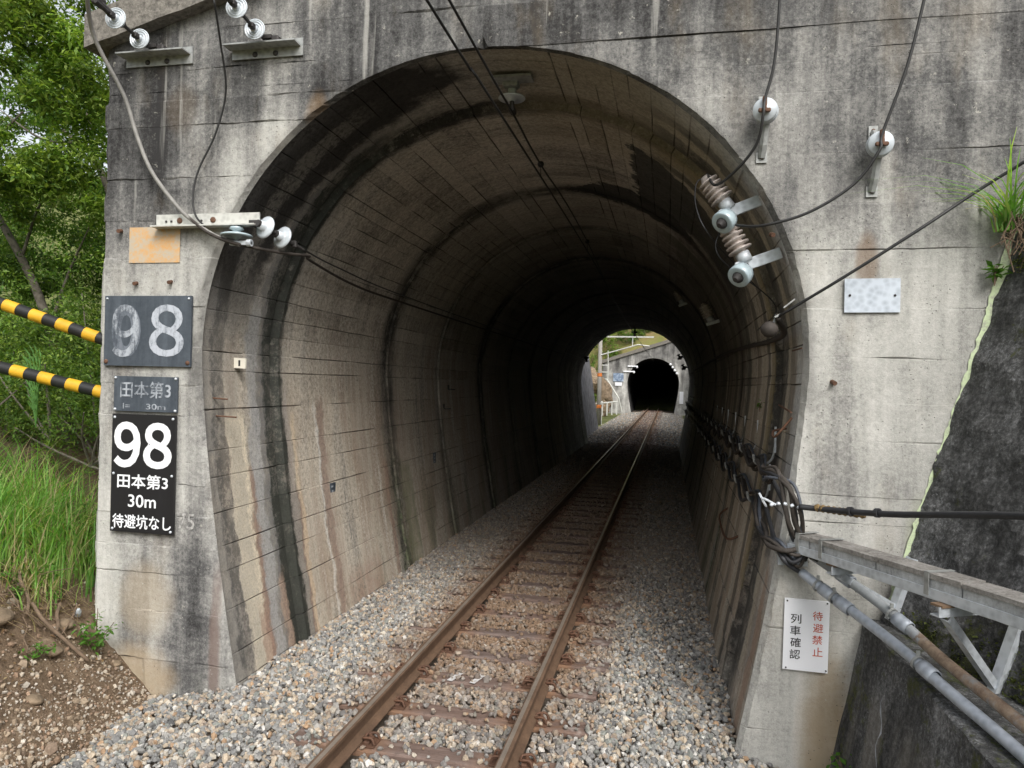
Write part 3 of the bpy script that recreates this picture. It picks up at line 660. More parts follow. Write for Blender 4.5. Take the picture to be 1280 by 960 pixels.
s3 = thing('tunnel_sign', 'tall glossy black sign with crisp white 98 and lines of white lettering', 'sign', (-2.885, -.03, 1.03))
plate('panel', s3, -3.2, -2.575, 1.03, 2.055, -.02, .02, 'signblack')
letters('digit', '\uff19', -3.045, 1.79, .265, .40, 'white', s3, -.0425, .028); letters('digit', '\uff18', -2.745, 1.79, .28, .40, 'white', s3, -.0425, .028)
letters('lettering', '田本第3', -2.885, 1.475, .50, .125, 'white', s3, -.0425, 0, .018); letters('lettering', '30m', -2.885, 1.305, .275, .11, 'white', s3, -.0425, .012)
letters('lettering', '待避坑なし', -2.885, 1.125, .58, .125, 'white', s3, -.0425, 0, .016)
for x in (-3.175, -2.6):
    for z in (1.055, 1.535, 2.025): bolt(s3, x, -.04, z, .012)
s4 = thing('warning_sign', 'white enamel warning sign with red and black handwritten columns, low on the concrete pier', 'sign', (2.555, -.02, .39))
tl = Matrix.Rotation(math.radians(.6), 3, 'Y')
plate('panel', s4, 2.40, 2.705, .395, .905, -.015, .012, 'signwhite', math.radians(.6))
for k, ch in enumerate('待避禁止'): letters('character', ch, 2.628 + .004 * (k % 2), .795 - .085 * k, .068, .064, 'red', s4, -.0275, 0, .006)
for k, ch in enumerate('列車確認'): letters('character', ch, 2.482 - .003 * (k % 2), .765 - .085 * k, .072, .068, 'ink', s4, -.0275, 0, .01)
for x in (2.42, 2.69):
    for z in (.41, .89): bolt(s4, x, -.026, z, .006, 'iron')
pl = thing('blank_plate', 'blank galvanised metal plate bolted to the pale concrete above the pier', 'plate', (2.94, 0, 2.97))
plate('panel', pl, 2.755, 3.12, 2.965, 3.205, -.01, .012, 'plate', math.radians(-.4))
for x in (2.79, 3.085): bolt(pl, x, -.021, 3.085, .009, 'iron')
# tags inside
p = wall_pt(-1, .58, 2.53, .03)
tg = thing('marker_tag', 'small cream tag marked 1 on the stained wall inside the tunnel mouth', 'tag', p)
mb = MB(); mb.box(p, (.125, .02, .095), Matrix.Rotation(.04, 3, 'Y')); obj('panel', mb, 'tagwhite', tg); letters('digit', '1', p.x, p.z, .02, .055, 'ink', tg, p.y - .012, .01)
for i, (Y, z, lab) in enumerate([(2.3, 1.11, 'small speckled number plate on the brown lining wall, nearer the mouth'), (6.13, 1.13, 'small speckled number plate on the lining wall, deeper in the tunnel')]):
    p = wall_pt(-1, Y, z, .012); t = thing('number_plate', lab, 'plate', p)
    mb = MB(); mb.box(p, (.012, .13, .19)); obj('panel', mb, 'signold', t)
    mb = MB()
    for k in range(3): mb.box(p + Vector((.008, -.02 + .02 * (k % 2), .055 - .055 * k)), (.003, .05, .02))
    obj('marking', mb, 'faintwhite', t)
# small cable brackets on the left wall deep inside
for (Y, z) in [(7.3, 2.29), (6.94, 1.95)]:
    p = wall_pt(-1, Y, z); t = thing('wall_bracket', 'small iron bracket on the left lining wall, %s of a pair' % ('upper' if z > 2 else 'lower'), 'bracket', p)
    mb = MB(); mb.box(p + Vector((.005, 0, 0)), (.02, .1, .12)); mb.box(p + Vector((.07, 0, -.02)), (.14, .05, .02)); obj('arm', mb, 'iron', t)

# ================================================================== INSULATORS AND FITTINGS
def disc_profile(r, k=1.):
    return [(-.055 * k, .02), (-.055 * k, .035), (-.01 * k, .042), (.0, .05), (.006, r * .8), (.014, r), (.022, r * .985), (.022, r * .9), (.012, r * .86), (.026, r * .78), (.026, r * .70), (.012, r * .66), (.026, r * .56), (.026, r * .48), (.012, r * .44), (.026, r * .34), (.03, .03), (.045, .028), (.045, .0)]
def discs(parent, o, ax, n, step, r, mat='porcelain'):
    o = Vector(o); ax = Vector(ax).normalized()
    for k in range(n):
        mb = MB(); mb.lathe(o + ax * (step * k), ax, disc_profile(r), 28); obj('insulator_disc', mb, mat, parent, True)
        mb = MB(); mb.lathe(o + ax * (step * k), ax, [(-.075, .0), (-.075, .03), (-.035, .036), (-.012, .03)], 12); mb.tube([o + ax * (step * k + .03), o + ax * (step * (k + 1) - .06)], .015, 8); mb.box(o + ax * (step * k + .075), (.045, .06, .045), None, .008); obj('link_fitting', mb, 'iron', parent)
for (x0, x1, dx, lab) in [(-3.165, -2.515, -2.87, 'pair of white disc insulators on an angle bracket beside the outer corner of the portal'), (-2.135, -1.485, -1.80, 'pair of white disc insulators on an angle bracket above the left curve of the arch')]:
    t = thing('strain_insulator', lab, 'insulator', ((x0 + x1) / 2, 0, 5.09), 'double disc insulators under the sloped coping')
    mb = MB(); mb.box(((x0 + x1) / 2, -.012, 5.155), (x1 - x0, .012, .145)); mb.box(((x0 + x1) / 2 - .02, -.075, 5.165), (x1 - x0, .118, .012)); obj('angle_bracket', mb, 'galvdark', t)
    for q in (.33, .62): bolt(t, x0 + (x1 - x0) * q, -.018, 5.115, .024, 'iron')
    mb = MB(); mb.box((dx + .1, -.08, 5.19), (.10, .1, .05), None, .01); mb.box((dx + .05, -.12, 5.2), (.09, .05, .03)); obj('clevis', mb, 'iron', t)
    ax = Vector((.13, -.98, .03)).normalized(); o = Vector((dx - .01, -.2, 5.225)); discs(t, o, ax, 2, .33, .086)
    e = o + ax * .40; ax = Vector((-.22, -.86, .42)).normalized(); mb = MB(); mb.tube([e, e + ax * .35], [.028, .018], 8); mb.box(e + ax * .12, (.05, .12, .07), None, .01); mb.box(e + ax * .28 + Vector((0, 0, .02)), (.04, .1, .05), None, .01); obj('dead_end_clamp', mb, 'iron', t)
    c = thing('feeder_wire', 'thick overhead feeder wire leaving the %s white disc insulators under the coping' % ('outer' if dx < -2.5 else 'inner'), 'wire', e + ax * .3)
    mb = MB(); mb.tube([e + ax * .3, e + ax * 3 + Vector((0, 0, .12)), e + ax * 9 + Vector((0, 0, .9))], .014, 7); obj('strand', mb, 'wire', c)
# jumper wires hanging down from the two strings
def cable(name, label, pts, r, mat, cat='cable', n=10, group=None, sides=8):
    pts = bez(pts, n); t = Vector(pts[0]); mb = MB(); mb.tube(pts, r, sides); o = obj(name, mb, mat, None, True, org=tuple(t)); tag(o, label, cat, group); return o
cable('jumper_cable', 'thick pale grey jumper cable sweeping down the left face to the angle bar', [(-3.05, -.62, 5.45), (-3.2, -.35, 5.2), (-3.09, -.13, 4.8), (-2.98, -.09, 4.45), (-2.84, -.08, 4.15), (-2.6, -.08, 3.86), (-2.42, -.09, 3.71), (-2.2, -.1, 3.58), (-1.98, -.08, 3.50)], .017, 'greycable')
cable('jumper_cable', 'thin dark jumper wire bowing down the left face from the inner insulators', [(-1.99, -.5, 5.33), (-2.06, -.3, 5.1), (-2.12, -.12, 4.78), (-2.24, -.07, 4.45), (-2.4, -.06, 4.15), (-2.44, -.07, 3.93), (-2.40, -.085, 3.76), (-2.3, -.1, 3.66)], .0085, 'wire')
t = thing('angle_bar', 'rusty cream angle bar bolted across the left edge of the arch, carrying three insulators', 'bracket', (-2.33, 0, 3.66))
mb = MB(); mb.box((-2.33, -.022, 3.725), (.98, .014, .12)); mb.box((-2.33, -.065, 3.672), (.98, .09, .012)); obj('bar', mb, 'galvpale', t)
for x in (-2.59, -2.27): bolt(t, x, -.03, 3.73, .026, 'rust')
for x in (-2.72, -2.67, -2.38): bolt(t, x, -.03, 3.725, .01, 'iron', 'hole_plug')
mb = MB(); mb.lathe((-2.02, -.07, 3.655), (0, 0, -1), [(0, .05), (.02, .06), (.03, .035), (.05, .03), (.055, .10), (.065, .128), (.075, .13), (.08, .12), (.07, .05), (.1, .025), (.115, 0)], 28); obj('pin_insulator', mb, 'blueporc', t, True)
mb = MB(); mb.box((-1.98, -.07, 3.52), (.2, .035, .035), None, .006); mb.lathe((-1.92, -.07, 3.52), (1, 0, 0), [(0, .03), (.04, .03), (.04, 0)], 10); obj('wire_clamp', mb, 'galv', t)
ax = Vector((.27, .93, -.24)).normalized(); discs(t, (-1.80, -.02, 3.665), ax, 2, .2, .1)
e = Vector((-1.80, -.02, 3.665)) + ax * .3; mb = MB(); mb.tube([e, e + ax * .18], [.02, .012], 8); mb.box(e + ax * .06, (.05, .04, .06), None, .008); obj('dead_end_clamp', mb, 'iron', t); mb = MB(); mb.box((-1.88, -.03, 3.69), (.08, .05, .05)); obj('end_block', mb, 'iron', t)
wp = wall_pt
e2 = e + ax * .15
cable('wall_wire', 'taut dark wire strung from the disc insulators into the tunnel along its left haunch', [e2, wp(-1, 1.9, 3.62, .16), wp(-1, 4.2, 3.58, .12), wp(-1, 11.7, 3.56, .12), wp(-1, 27, 3.56, .12)], .008, 'wire', 'wire', 8)
cable('wall_cable', 'brown feeder cable running from the angle bar into the tunnel along the left haunch', [(-2.46, -.09, 3.74), (-2.25, -.11, 3.60), (-2.0, -.1, 3.51), (-1.75, .25, 3.49), (-1.72, .62, 3.53), wp(-1, 1.3, 3.60, .14), wp(-1, 2.5, 3.52, .11), wp(-1, 4.2, 3.50, .1), wp(-1, 11.7, 3.49, .1), wp(-1, 27, 3.49, .1)], .014, 'browncable')

def post_insulator(x, z, lab, ang, up_foot):
    t = thing('post_insulator', lab, 'insulator', (x, 0, z - .2), 'white drum insulators on the right face')
    mb = MB(); mb.box((x - .02, -.008, z - .3), (.075, .012, .075)); mb.box((x - .02, -.008, z + up_foot), (.06, .012, .09))
    mb.tube([(x - .02, -.012, z - .3), (x - .012, -.05, z - .22), (x, -.09, z - .05)], .028, 6); mb.tube([(x - .02, -.012, z + up_foot), (x - .01, -.06, z + .06), (x, -.09, z)], .022, 6); obj('standoff_bracket', mb, 'galvdark', t)
    bolt(t, x - .02, -.014, z - .3, .014, 'rust'); bolt(t, x - .02, -.014, z + up_foot + .01, .014, 'rust')
    ax = Vector((ang, -.95, -.12)); mb = MB(); mb.lathe((x, -.075, z), ax, [(0, .03), (.01, .08), (.035, .086), (.045, .086), (.05, .072), (.058, .072), (.063, .085), (.085, .086), (.09, .074), (.097, .074), (.10, .083), (.118, .083), (.125, .078), (.127, .04), (.14, .026), (.15, 0)], 28); obj('porcelain_drum', mb, 'porcelain', t, True)
    e = Vector((x, -.075, z)) + ax.normalized() * .14; mb = MB(); mb.box(e + Vector((0, -.012, .03)), (.03, .03, .11), None, .006); mb.box(e + Vector((0, -.01, -.012)), (.085, .025, .025), None, .006); obj('wire_clamp', mb, 'rust', t); return e
e1 = post_insulator(2.19, 4.39, 'white drum insulator on a stand-off bracket close to the right curve of the arch', -.22, .1)
e2_ = post_insulator(2.94, 4.12, 'white drum insulator on a stand-off bracket further from the arch, under the looping wire', -.1, .12)

# ribbed insulators on arms inside the mouth
def ribbed(base, updir, arm_to, lab, sc=1., small=False):
    base = Vector(base); u = Vector(updir).normalized(); t = thing('ribbed_insulator', lab, 'insulator', base, 'ribbed insulators on the right haunch')
    d = (Vector(arm_to) - base); ln = d.length; dn = d.normalized(); yv = Vector((0, 1, 0)); yv = (yv - dn * yv.dot(dn)).normalized(); zv = dn.cross(yv)
    R = Matrix((dn, yv, zv)).transposed(); mb = MB(); mb.box(base + dn * (ln * .5 - .05), (ln + .08, .04, .05 if small else .085), R, .004); obj('arm_plate', mb, 'galv', t)
    pr = [(.02, .0), (.02, .055), (.10, .055), (.10, .045)]
    for k in range(5): h = .115 + .042 * k; pr += [(h, .05), (h + .005, .092 - .003 * k), (h + .017, .095 - .003 * k), (h + .024, .05)]
    pr += [(.335, .04), (.35, .03), (.355, 0)]; mb = MB(); mb.lathe(base, u, [(a * sc, b * sc) for a, b in pr[:4]], 18); obj('base_cap', mb, 'galv', t, True)
    mb = MB(); mb.lathe(base, u, [(a * sc, b * sc) for a, b in pr[3:]], 22); obj('ribbed_post', mb, 'ribporc', t, True)
    if small: return base
    v = Vector((-.5, -.6, -.55)).normalized(); mb = MB(); mb.lathe(base - u * .02, v, [(.03, .03), (.06, .05), (.075, .078), (.12, .088), (.165, .088), (.172, .08), (.168, .045)], 24); obj('bowl', mb, 'blueporc', t, True)
    mb = MB(); mb.lathe(base - u * .02, v, [(.15, .05), (.18, .042), (.195, .03), (.21, .02), (.21, 0)], 14); mb.tube([base, base + v * .1], .02, 8); obj('cap', mb, 'iron', t)
    return base + u * .35 * sc
top1 = ribbed((1.99, .28, 3.77), (-.6, .05, .8), (2.22, .28, 3.86), 'pale ribbed post insulator with a blue bowl beneath, topmost on the right haunch')
top2 = ribbed((2.12, .28, 3.36), (-.46, .05, .88), (2.37, .28, 3.45), 'pale ribbed post insulator with a blue bowl beneath, second down the right haunch')
for k, (Y, z) in enumerate([(10.3, 4.15), (6.6, 3.45)]):
    b = wall_pt(1, Y, z, .14); ribbed(b, (-.4, .1, .85), wall_pt(1, Y, z + .04, .0), 'dim ribbed insulator deep in the tunnel, %s of two on the right wall' % ('further' if k == 0 else 'nearer'), 1., True)
cable('drop_wire', 'dark wire dropping down the right face over the insulator nearer the arch', [(2.24, -.35, 5.9), (2.235, -.3, 5.2), (2.215, -.25, 4.7), e1 + Vector((0, -.02, .06)), e1 + Vector((-.01, -.03, -.05)), (2.12, -.17, 4.15), (2.0, -.07, 4.0), (1.86, .1, 3.93), top1 + Vector((.02, 0, .02))], .0105, 'wire', 'wire')
cable('drop_wire', 'dark wire dropping past the outer insulator and looping across the face to the arch', [(3.3, -.35, 5.9), (3.16, -.3, 5.1), (3.06, -.27, 4.6), e2_ + Vector((.0, -.02, .06)), e2_ + Vector((-.02, -.03, -.06)), (2.76, -.2, 3.83), (2.48, -.17, 3.65), (2.2, -.1, 3.58), (2.05, .1, 3.62), top2 + Vector((.02, 0, .02))], .0105, 'wire', 'wire')
cable('link_wire', 'thin black wire looping down beside the topmost ribbed insulator', [top1, top1 + Vector((-.06, 0, -.06)), top1 + Vector((-.05, .02, -.25)), top2 + Vector((-.1, .05, -.1)), wp(1, 1.2, 3.3, .1)], .005, 'black', 'wire')
cable('link_wire', 'thin black wire looping behind the second ribbed insulator', [top2, top2 + Vector((-.05, 0, -.05)), top2 + Vector((-.04, .04, -.25)), wp(1, .8, 3.1, .05), wp(1, 2.2, 3.0, .05)], .005, 'black', 'wire')
# signal feeder from the right with its ball fitting
bp = Vector((2.30, .12, 2.87))
t = thing('ball_clamp', 'dark round clamp ball hanging under the wire at the edge of the arch', 'clamp', bp)
mb = MB(); mb.lathe(bp + Vector((-.03, 0, -.02)), (1, -.1, -.1), [(-.065, 0), (-.055, .03), (-.03, .055), (0, .062), (.03, .055), (.055, .03), (.065, 0)], 18); obj('ball', mb, 'browncable', t, True)
mb = MB(); mb.box(bp + Vector((.06, -.02, .1)), (.14, .07, .012), Matrix.Rotation(-.5, 3, 'Y')); mb.box(bp + Vector((.1, -.02, .17)), (.1, .05, .01), Matrix.Rotation(-.7, 3, 'Y')); mb.tube([bp + Vector((.02, 0, .09)), bp + Vector((0, 0, .03))], .012, 6); obj('hanger', mb, 'galvdark', t)
cable('aerial_cable', 'straight dark cable slanting up across the right face from the arch edge', [(4.9, -1.6, 4.6), (3.74, -.34, 3.9), (3.15, -.26, 3.49), (2.71, -.15, 3.19), (2.32, .08, 2.94)], .0115, 'wire', 'cable', 6)
cable('aerial_cable', 'thick dark cable sagging into the tunnel along the right wall behind the ball clamp', [(2.32, .08, 2.94), wp(1, .5, 2.85, .06), wp(1, 1.2, 2.84, .05), wp(1, 2.1, 2.86, .04), wp(1, 4, 2.91, .05), wp(1, 9, 2.97, .06), wp(1, 27, 3.0, .06)], .024, 'browncable')
# crown insulator and overhead wires
t = thing('crown_insulator', 'white dish insulator hanging from the crown just inside the arch', 'insulator', (.14, .72, 4.95))
mb = MB(); mb.box((.16, .6, 5.035), (.36, .16, .02)); mb.box((.14, .66, 5.01), (.14, .1, .05), None, .01); obj('mount_plate', mb, 'galvdark', t)
mb = MB(); mb.lathe((.14, .7, 5.0), (0, 0, -1), [(0, .04), (.07, .035), (.075, .07), (.085, .115), (.095, .12), (.10, .115), (.095, .05), (.12, .03), (.12, 0)], 28); obj('insulator_disc', mb, 'porcelain', t, True)
mb = MB(); mb.tube([(.14, .7, 4.9), (.15, .7, 4.78)], .02, 8); mb.box((.15, .7, 4.80), (.05, .12, .05), None, .01); obj('wire_clamp', mb, 'iron', t)
cable('overhead_wire', 'overhead contact wire running along the crown of the tunnel, the lower of two', [(.13, -12, 4.66), (.13, -1.59, 4.6), (.15, 0, 4.6), (.2, 7.7, 4.6), (.13, 23, 4.6), (.1, 72, 4.9)], .0095, 'wire', 'wire', 6)
cable('overhead_wire', 'overhead support wire clamped under the white dish insulator at the crown', [(.17, -12, 4.85), (.17, -1.3, 4.75), (.155, .7, 4.77), (.16, 2.1, 4.74), (.2, 6.3, 4.75), (.0, 22.5, 4.75), (.1, 72, 5.1)], .0095, 'wire', 'wire', 6)
for k, (x, Y) in enumerate([(.16, 2.12), (.2, 6.4)]):
    t = thing('wire_ball', 'small black round clamp on the overhead wire, %s' % ('nearer the mouth' if k == 0 else 'deeper in'), 'clamp', (x, Y, 4.745)); mb = MB(); mb.lathe((x, Y, 4.745), (0, 1, 0), [(-.035, 0), (-.03, .022), (0, .036), (.03, .022), (.035, 0)], 14); obj('ball', mb, 'black', t, True)
    mb = MB(); mb.tube([(x, Y, 4.72), (x + .005, Y, 4.6)], .004, 6); obj('hanger_loop', mb, 'wire', t)

# ================================================================== CABLE BUNDLES ON THE RIGHT WALL
hooksU, hooksL = [], []
def bundle(zc, n, rads, mats, end, name, lab, sag):
    rng = random.Random(int(zc * 100)); Ys = [.95 + 1.25 * k for k in range(21)]
    for i in range(n):
        pts = []; r = rads[i % len(rads)]; dz = rng.uniform(-.05, .05); do = .05 + .03 * (i % 3)
        for Y in reversed(Ys):
            pts.append(wp(1, Y, zc + dz * .5 + .01 * i, do + .02)); pts.append(wp(1, Y - .62, zc + dz - sag * rng.uniform(.5, 1.3), do + rng.uniform(0, .04)))
        pts.pop()
        pts += [Vector(q) + Vector((rng.uniform(-.03, .03), rng.uniform(-.03, .03), rng.uniform(-.03, .03))) for q in end(i)]
        cable(name, lab % ['a black one', 'a dusty brown one', 'a slate grey one', 'the thick outer one', 'the thin inner one'][i], pts, r, mats[i % len(mats)], 'cable', 6, None, 7)
    for k, Y in enumerate(Ys):
        p = wp(1, Y, zc); t = thing('cable_hook', 'bent iron cable hook on the right tunnel wall, carrying the %s cable run' % ('upper' if zc > 1.6 else 'lower'), 'hook', p, 'cable hooks on the right wall, %s row' % ('upper' if zc > 1.6 else 'lower'))
        mb = MB(); mb.tube(bez([wp(1, Y, zc + .13, .0), wp(1, Y, zc + .02, .01), wp(1, Y, zc - .03, .06), wp(1, Y, zc - .025, .14), wp(1, Y, zc + .05, .17)], 4), .011, 6); obj('hook', mb, 'galvdark', t)
        mb = MB(); mb.box(wp(1, Y, zc + .18, .008), (.014, .03, .22)); obj('strap', mb, 'galv', t)
bundle(1.80, 5, [.016, .013, .019, .012, .015], ['browncable', 'black', 'browncable', 'bluecable'],
       lambda i: [(2.28 - .02 * (i % 2), .3 - .03 * i, 1.80 - .02 * i), (2.30, .02, 1.83 - .02 * i), (2.36 + .014 * i, -.1 - .015 * i, 1.72), (2.40 + .02 * i, -.13 - .02 * i, 1.5), (2.43 + .025 * i, -.11, 1.34), (2.48 + .03 * i, -.09, 1.2)], 'wall_cable', 'cable of the upper run on the right tunnel wall, %s', .09)
bundle(1.48, 5, [.018, .013, .016, .015, .012], ['browncable', 'browncable', 'black', 'bluecable'],
       lambda i: [(2.25, .5 - .05 * i, 1.44), (2.26, .2, 1.36 - .02 * i), (2.29 + .012 * i, -.05, 1.30), (2.38 + .02 * i, -.14, 1.25 - .015 * i), (2.46 + .02 * i, -.14, 1.26 + .01 * i), (2.52 + .01 * i, -.12, 1.30)], 'wall_cable', 'cable of the lower run on the right tunnel wall, %s', .07)
cable('conduit_cable', 'black cable drooping from the cable cluster into the end of the front conduit', [(2.3, .3, 1.5), (2.33, -.02, 1.3), (2.36, -.14, 1.22), (2.42, -.13, 1.16), (2.50, -.1, 1.11), (2.6, -.2, 1.06)], .017, 'black')
cable('conduit_cable', 'black cable dropping from the cable cluster into the end of the rear conduit', [(2.3, .2, 1.78), (2.37, -.06, 1.6), (2.42, -.1, 1.4), (2.48, -.1, 1.29), (2.6, -.16, 1.22)], .018, 'black')
t = thing('cable_strap', 'pale knotted strap and shackles tying the cable cluster at the end of the black cable', 'strap', (2.40, -.25, 1.6))
mb = MB()
for k in range(7): mb.lathe((2.27 + .045 * k, -.22, 1.60 + .012 * math.sin(k)), (1, .2 * math.sin(k * 2), .5 * math.cos(k * 2.1)), [(-.014, .004), (-.008, .012), (.008, .012), (.014, .004)], 8)
mb.tube(bez([(2.2, -.1, 1.66), (2.24, -.18, 1.58), (2.21, -.2, 1.64), (2.3, -.22, 1.6)], 5), .008, 6); obj('shackle', mb, 'galv', t)
mb = MB()
for k in range(9): mb.lathe((2.56 + .03 * k, -.29 - .022 * k, 1.605), (.8, -.4, .35 * (-1) ** k), [(-.022, .012), (-.012, .026), (.012, .026), (.022, .012)], 8)
obj('rope_wrap', mb, simple('ochre_rope', (.24, .16, .07), .9, 0, .6, 40), t)
bc = [(2.45, -.24, 1.60), (2.6, -.33, 1.605), (2.9, -.75, 1.66), (3.28, -1.5, 1.80), (3.55, -2.4, 1.9), (3.7, -4, 1.95), (3.9, -8, 2.0)]
cable('messenger_cable', 'thick straight black cable pair stretched from the cable cluster towards the dark wall', bc, .020, 'black', 'cable', 8, None, 10)
t = thing('cable_tie', 'black cable ties round the thick straight cable', 'tie', (2.8, -.6, 1.64)); mb = MB()
for q in ((2.72, -.49, 1.625), (2.84, -.66, 1.65)): mb.lathe(q, (.6, -.8, .1), [(-.012, .02), (-.012, .03), (.012, .03), (.012, .02)], 12)
obj('band', mb, 'black', t)

# ================================================================== WING WALL, TROUGH, CONDUITS (right)
FL = .40                                              # flare of the wall in plan
def wx(z, Y): return 3.33 + (z - 1.74) * .288 - FL * Y
wing = thing('wing_wall', 'dark wet mossy retaining wall leaning back beside the pale portal', 'wall', (3.3, -3, -.3))
def wall_sheet(z0, z1, Y0, Y1, fx, nz, ny):
    zs = np.linspace(z0, z1, nz); ys = np.linspace(Y0, Y1, ny); g = np.array([[(fx(z, y), y, z) for y in ys] for z in zs])
    g[..., 0] += (RNG.random(g.shape[:2]) - .5) * .014; idx = np.arange(nz * ny).reshape(nz, ny)
    return g.reshape(-1, 3), np.stack([idx[:-1, :-1], idx[1:, :-1], idx[1:, 1:], idx[:-1, 1:]], -1).reshape(-1, 4)
ledge = lambda Y: .80 + .07 * Y
gz = np.linspace(0, 1, 60); gy = np.r_[np.linspace(.02, -2.5, 50), np.linspace(-2.7, -9, 20)]
P = np.array([[(wx(ledge(y) - .05 + (4.05 - ledge(y)) * t, y), y, ledge(y) - .05 + (4.05 - ledge(y)) * t) for y in gy] for t in gz]); P[..., 0] += (RNG.random(P.shape[:2]) - .5) * .02 + np.array([[.012 * math.sin(3.1 * y + 2.3 * t * 5) + .01 * math.sin(7.3 * y - 11 * t * 5) for y in gy] for t in gz]) - np.where(np.abs((gz * 5.4) % 1.35 - .7) < .05, .0, 0)[:, None]
ii = np.arange(P.shape[0] * P.shape[1]).reshape(P.shape[:2]); FF = np.stack([ii[:-1, :-1], ii[1:, :-1], ii[1:, 1:], ii[:-1, 1:]], -1).reshape(-1, 4)
npobj('wall_face', P.reshape(-1, 3), FF, 'darkwall', wing)
def fx(z, Y): return 2.93 - .09 * Y + (z - .78) * .18
rows = [(-.45, 0.), (-.1, 0.), (.25, 0), (.55, 0), (.0, 1), (.0, 2), (0, 3)]
P = []
for k in range(9):
    P.append([(fx(-.45 + (ledge(y) + .45) * k / 7.6 if k < 8 else ledge(y), y), y, (-.45 + (ledge(y) + .45 - .012) * k / 8)) for y in gy])
P.append([(fx(ledge(y), y) + .02, y, ledge(y)) for y in gy]); P.append([(wx(ledge(y), y) + .05, y, ledge(y) - .01) for y in gy])
P = np.array(P); P[:-2, :, 0] += (RNG.random((len(P) - 2, len(gy))) - .5) * .01
ii = np.arange(P.shape[0] * P.shape[1]).reshape(P.shape[:2]); FF = np.stack([ii[:-1, :-1], ii[1:, :-1], ii[1:, 1:], ii[:-1, 1:]], -1).reshape(-1, 4)
npobj('footing', P.reshape(-1, 3), FF, 'darkwall', wing)
mb = MB(); mb.addf([(wx(4.03, -.0), -.0, 4.03), (wx(4.03, -9), -9, 4.03), (6.6, -9, 4.4), (5.9, -.0, 4.5), (14, -9, 8), (14, 0, 8)], [(0, 1, 2, 3), (3, 2, 4, 5)]); obj('top_slope', mb, 'soil', wing)
mb = MB(); zz = .0; P = []
for k in range(16):
    z = .5 - .05 * k; y = -.62 + .03 * math.sin(k * 1.3) - .012 * k; x = fx(z, y) - .014; wv = (.004 + .03 * random.random() ** 2) * (1 if k % 5 else .2); P += [(x - .01, y + wv, z), (x - .01, y - wv, z)]
mb.addf(P, [(2 * i, 2 * i + 1, 2 * i + 3, 2 * i + 2) for i in range(15)]); obj('lime_run', mb, 'fadedwhite', wing)

tr = thing('cable_trough', 'concrete cable trough with stained lids on galvanised brackets beside the dark wall', 'cable trough', (2.9, -.7, 1.2))
TP = [Vector((2.475, -.03, 1.345)), Vector((2.62, -.25, 1.345)), Vector((3.26, -1.5, 1.36)), Vector((3.62, -2.25, 1.36)), Vector((4.45, -5.0, 1.36))]
def ribbon(pts, off0, off1, z0, z1, cuts=1, gap=0.):
    """box strip along a plan path, between lateral offsets"""
    mb = MB(); n = len(pts); A = []
    for i, p in enumerate(pts):
        t = (pts[min(i + 1, n - 1)] - pts[max(i - 1, 0)]); t.z = 0; t.normalize(); r = Vector((t.y, -t.x, 0))   # to the track side when walking towards the viewer
        A += [p + r * off0 + Vector((0, 0, z0)), p + r * off1 + Vector((0, 0, z0)), p + r * off1 + Vector((0, 0, z1)), p + r * off0 + Vector((0, 0, z1))]
    F = [(0, 1, 2, 3), tuple(4 * (n - 1) + k for k in (3, 2, 1, 0))]
    for i in range(n - 1):
        for k in range(4): F.append((4 * i + k, 4 * i + (k + 1) % 4, 4 * i + 4 + (k + 1) % 4, 4 * i + 4 + k))
    mb.addf(A, F); return mb
def sub(pts, a, b):
    L = [0]
    for i in range(len(pts) - 1): L.append(L[-1] + (pts[i + 1] - pts[i]).length)
    def at(d):
        for i in range(len(L) - 1):
            if d <= L[i + 1]: return pts[i].lerp(pts[i + 1], (d - L[i]) / (L[i + 1] - L[i]))
        return pts[-1].copy()
    return [at(a)] + [pts[i] for i in range(len(pts)) if a < L[i] < b] + [at(b)]
dd = 0.; seg = [.2, .62, .62, .62, .62, .62, .62, .62, .62]
for k, l in enumerate(seg):
    q = sub(TP, dd + .006, dd + l - .006)
    if k % 2 == 0 or True: obj('trough_section', ribbon(q, -.075, .075, -.05, .02), 'trough', tr)
    obj('lid', ribbon(sub(TP, dd + .004 + .003 * (k % 2), dd + l - .004), -.085, .083, -.0 + .021, .045 + .003 * (k % 3)), 'lid', tr); dd += l
obj('steel_angle', ribbon(TP, .079, .087, -.085, -.03), 'galv', tr); obj('steel_angle', ribbon(TP, -.087, .078, -.09, -.082), 'galv', tr)
for d in (.10, .33, 1.22, 1.84):
    q = sub(TP, d - .016, d + .016); mb = ribbon(q, .088, .093, -.07, .058); m2 = ribbon(q, -.09, .093, .0535, .0585); mb.addf(m2.v, m2.f); obj('strap', mb, 'galvdark', tr)
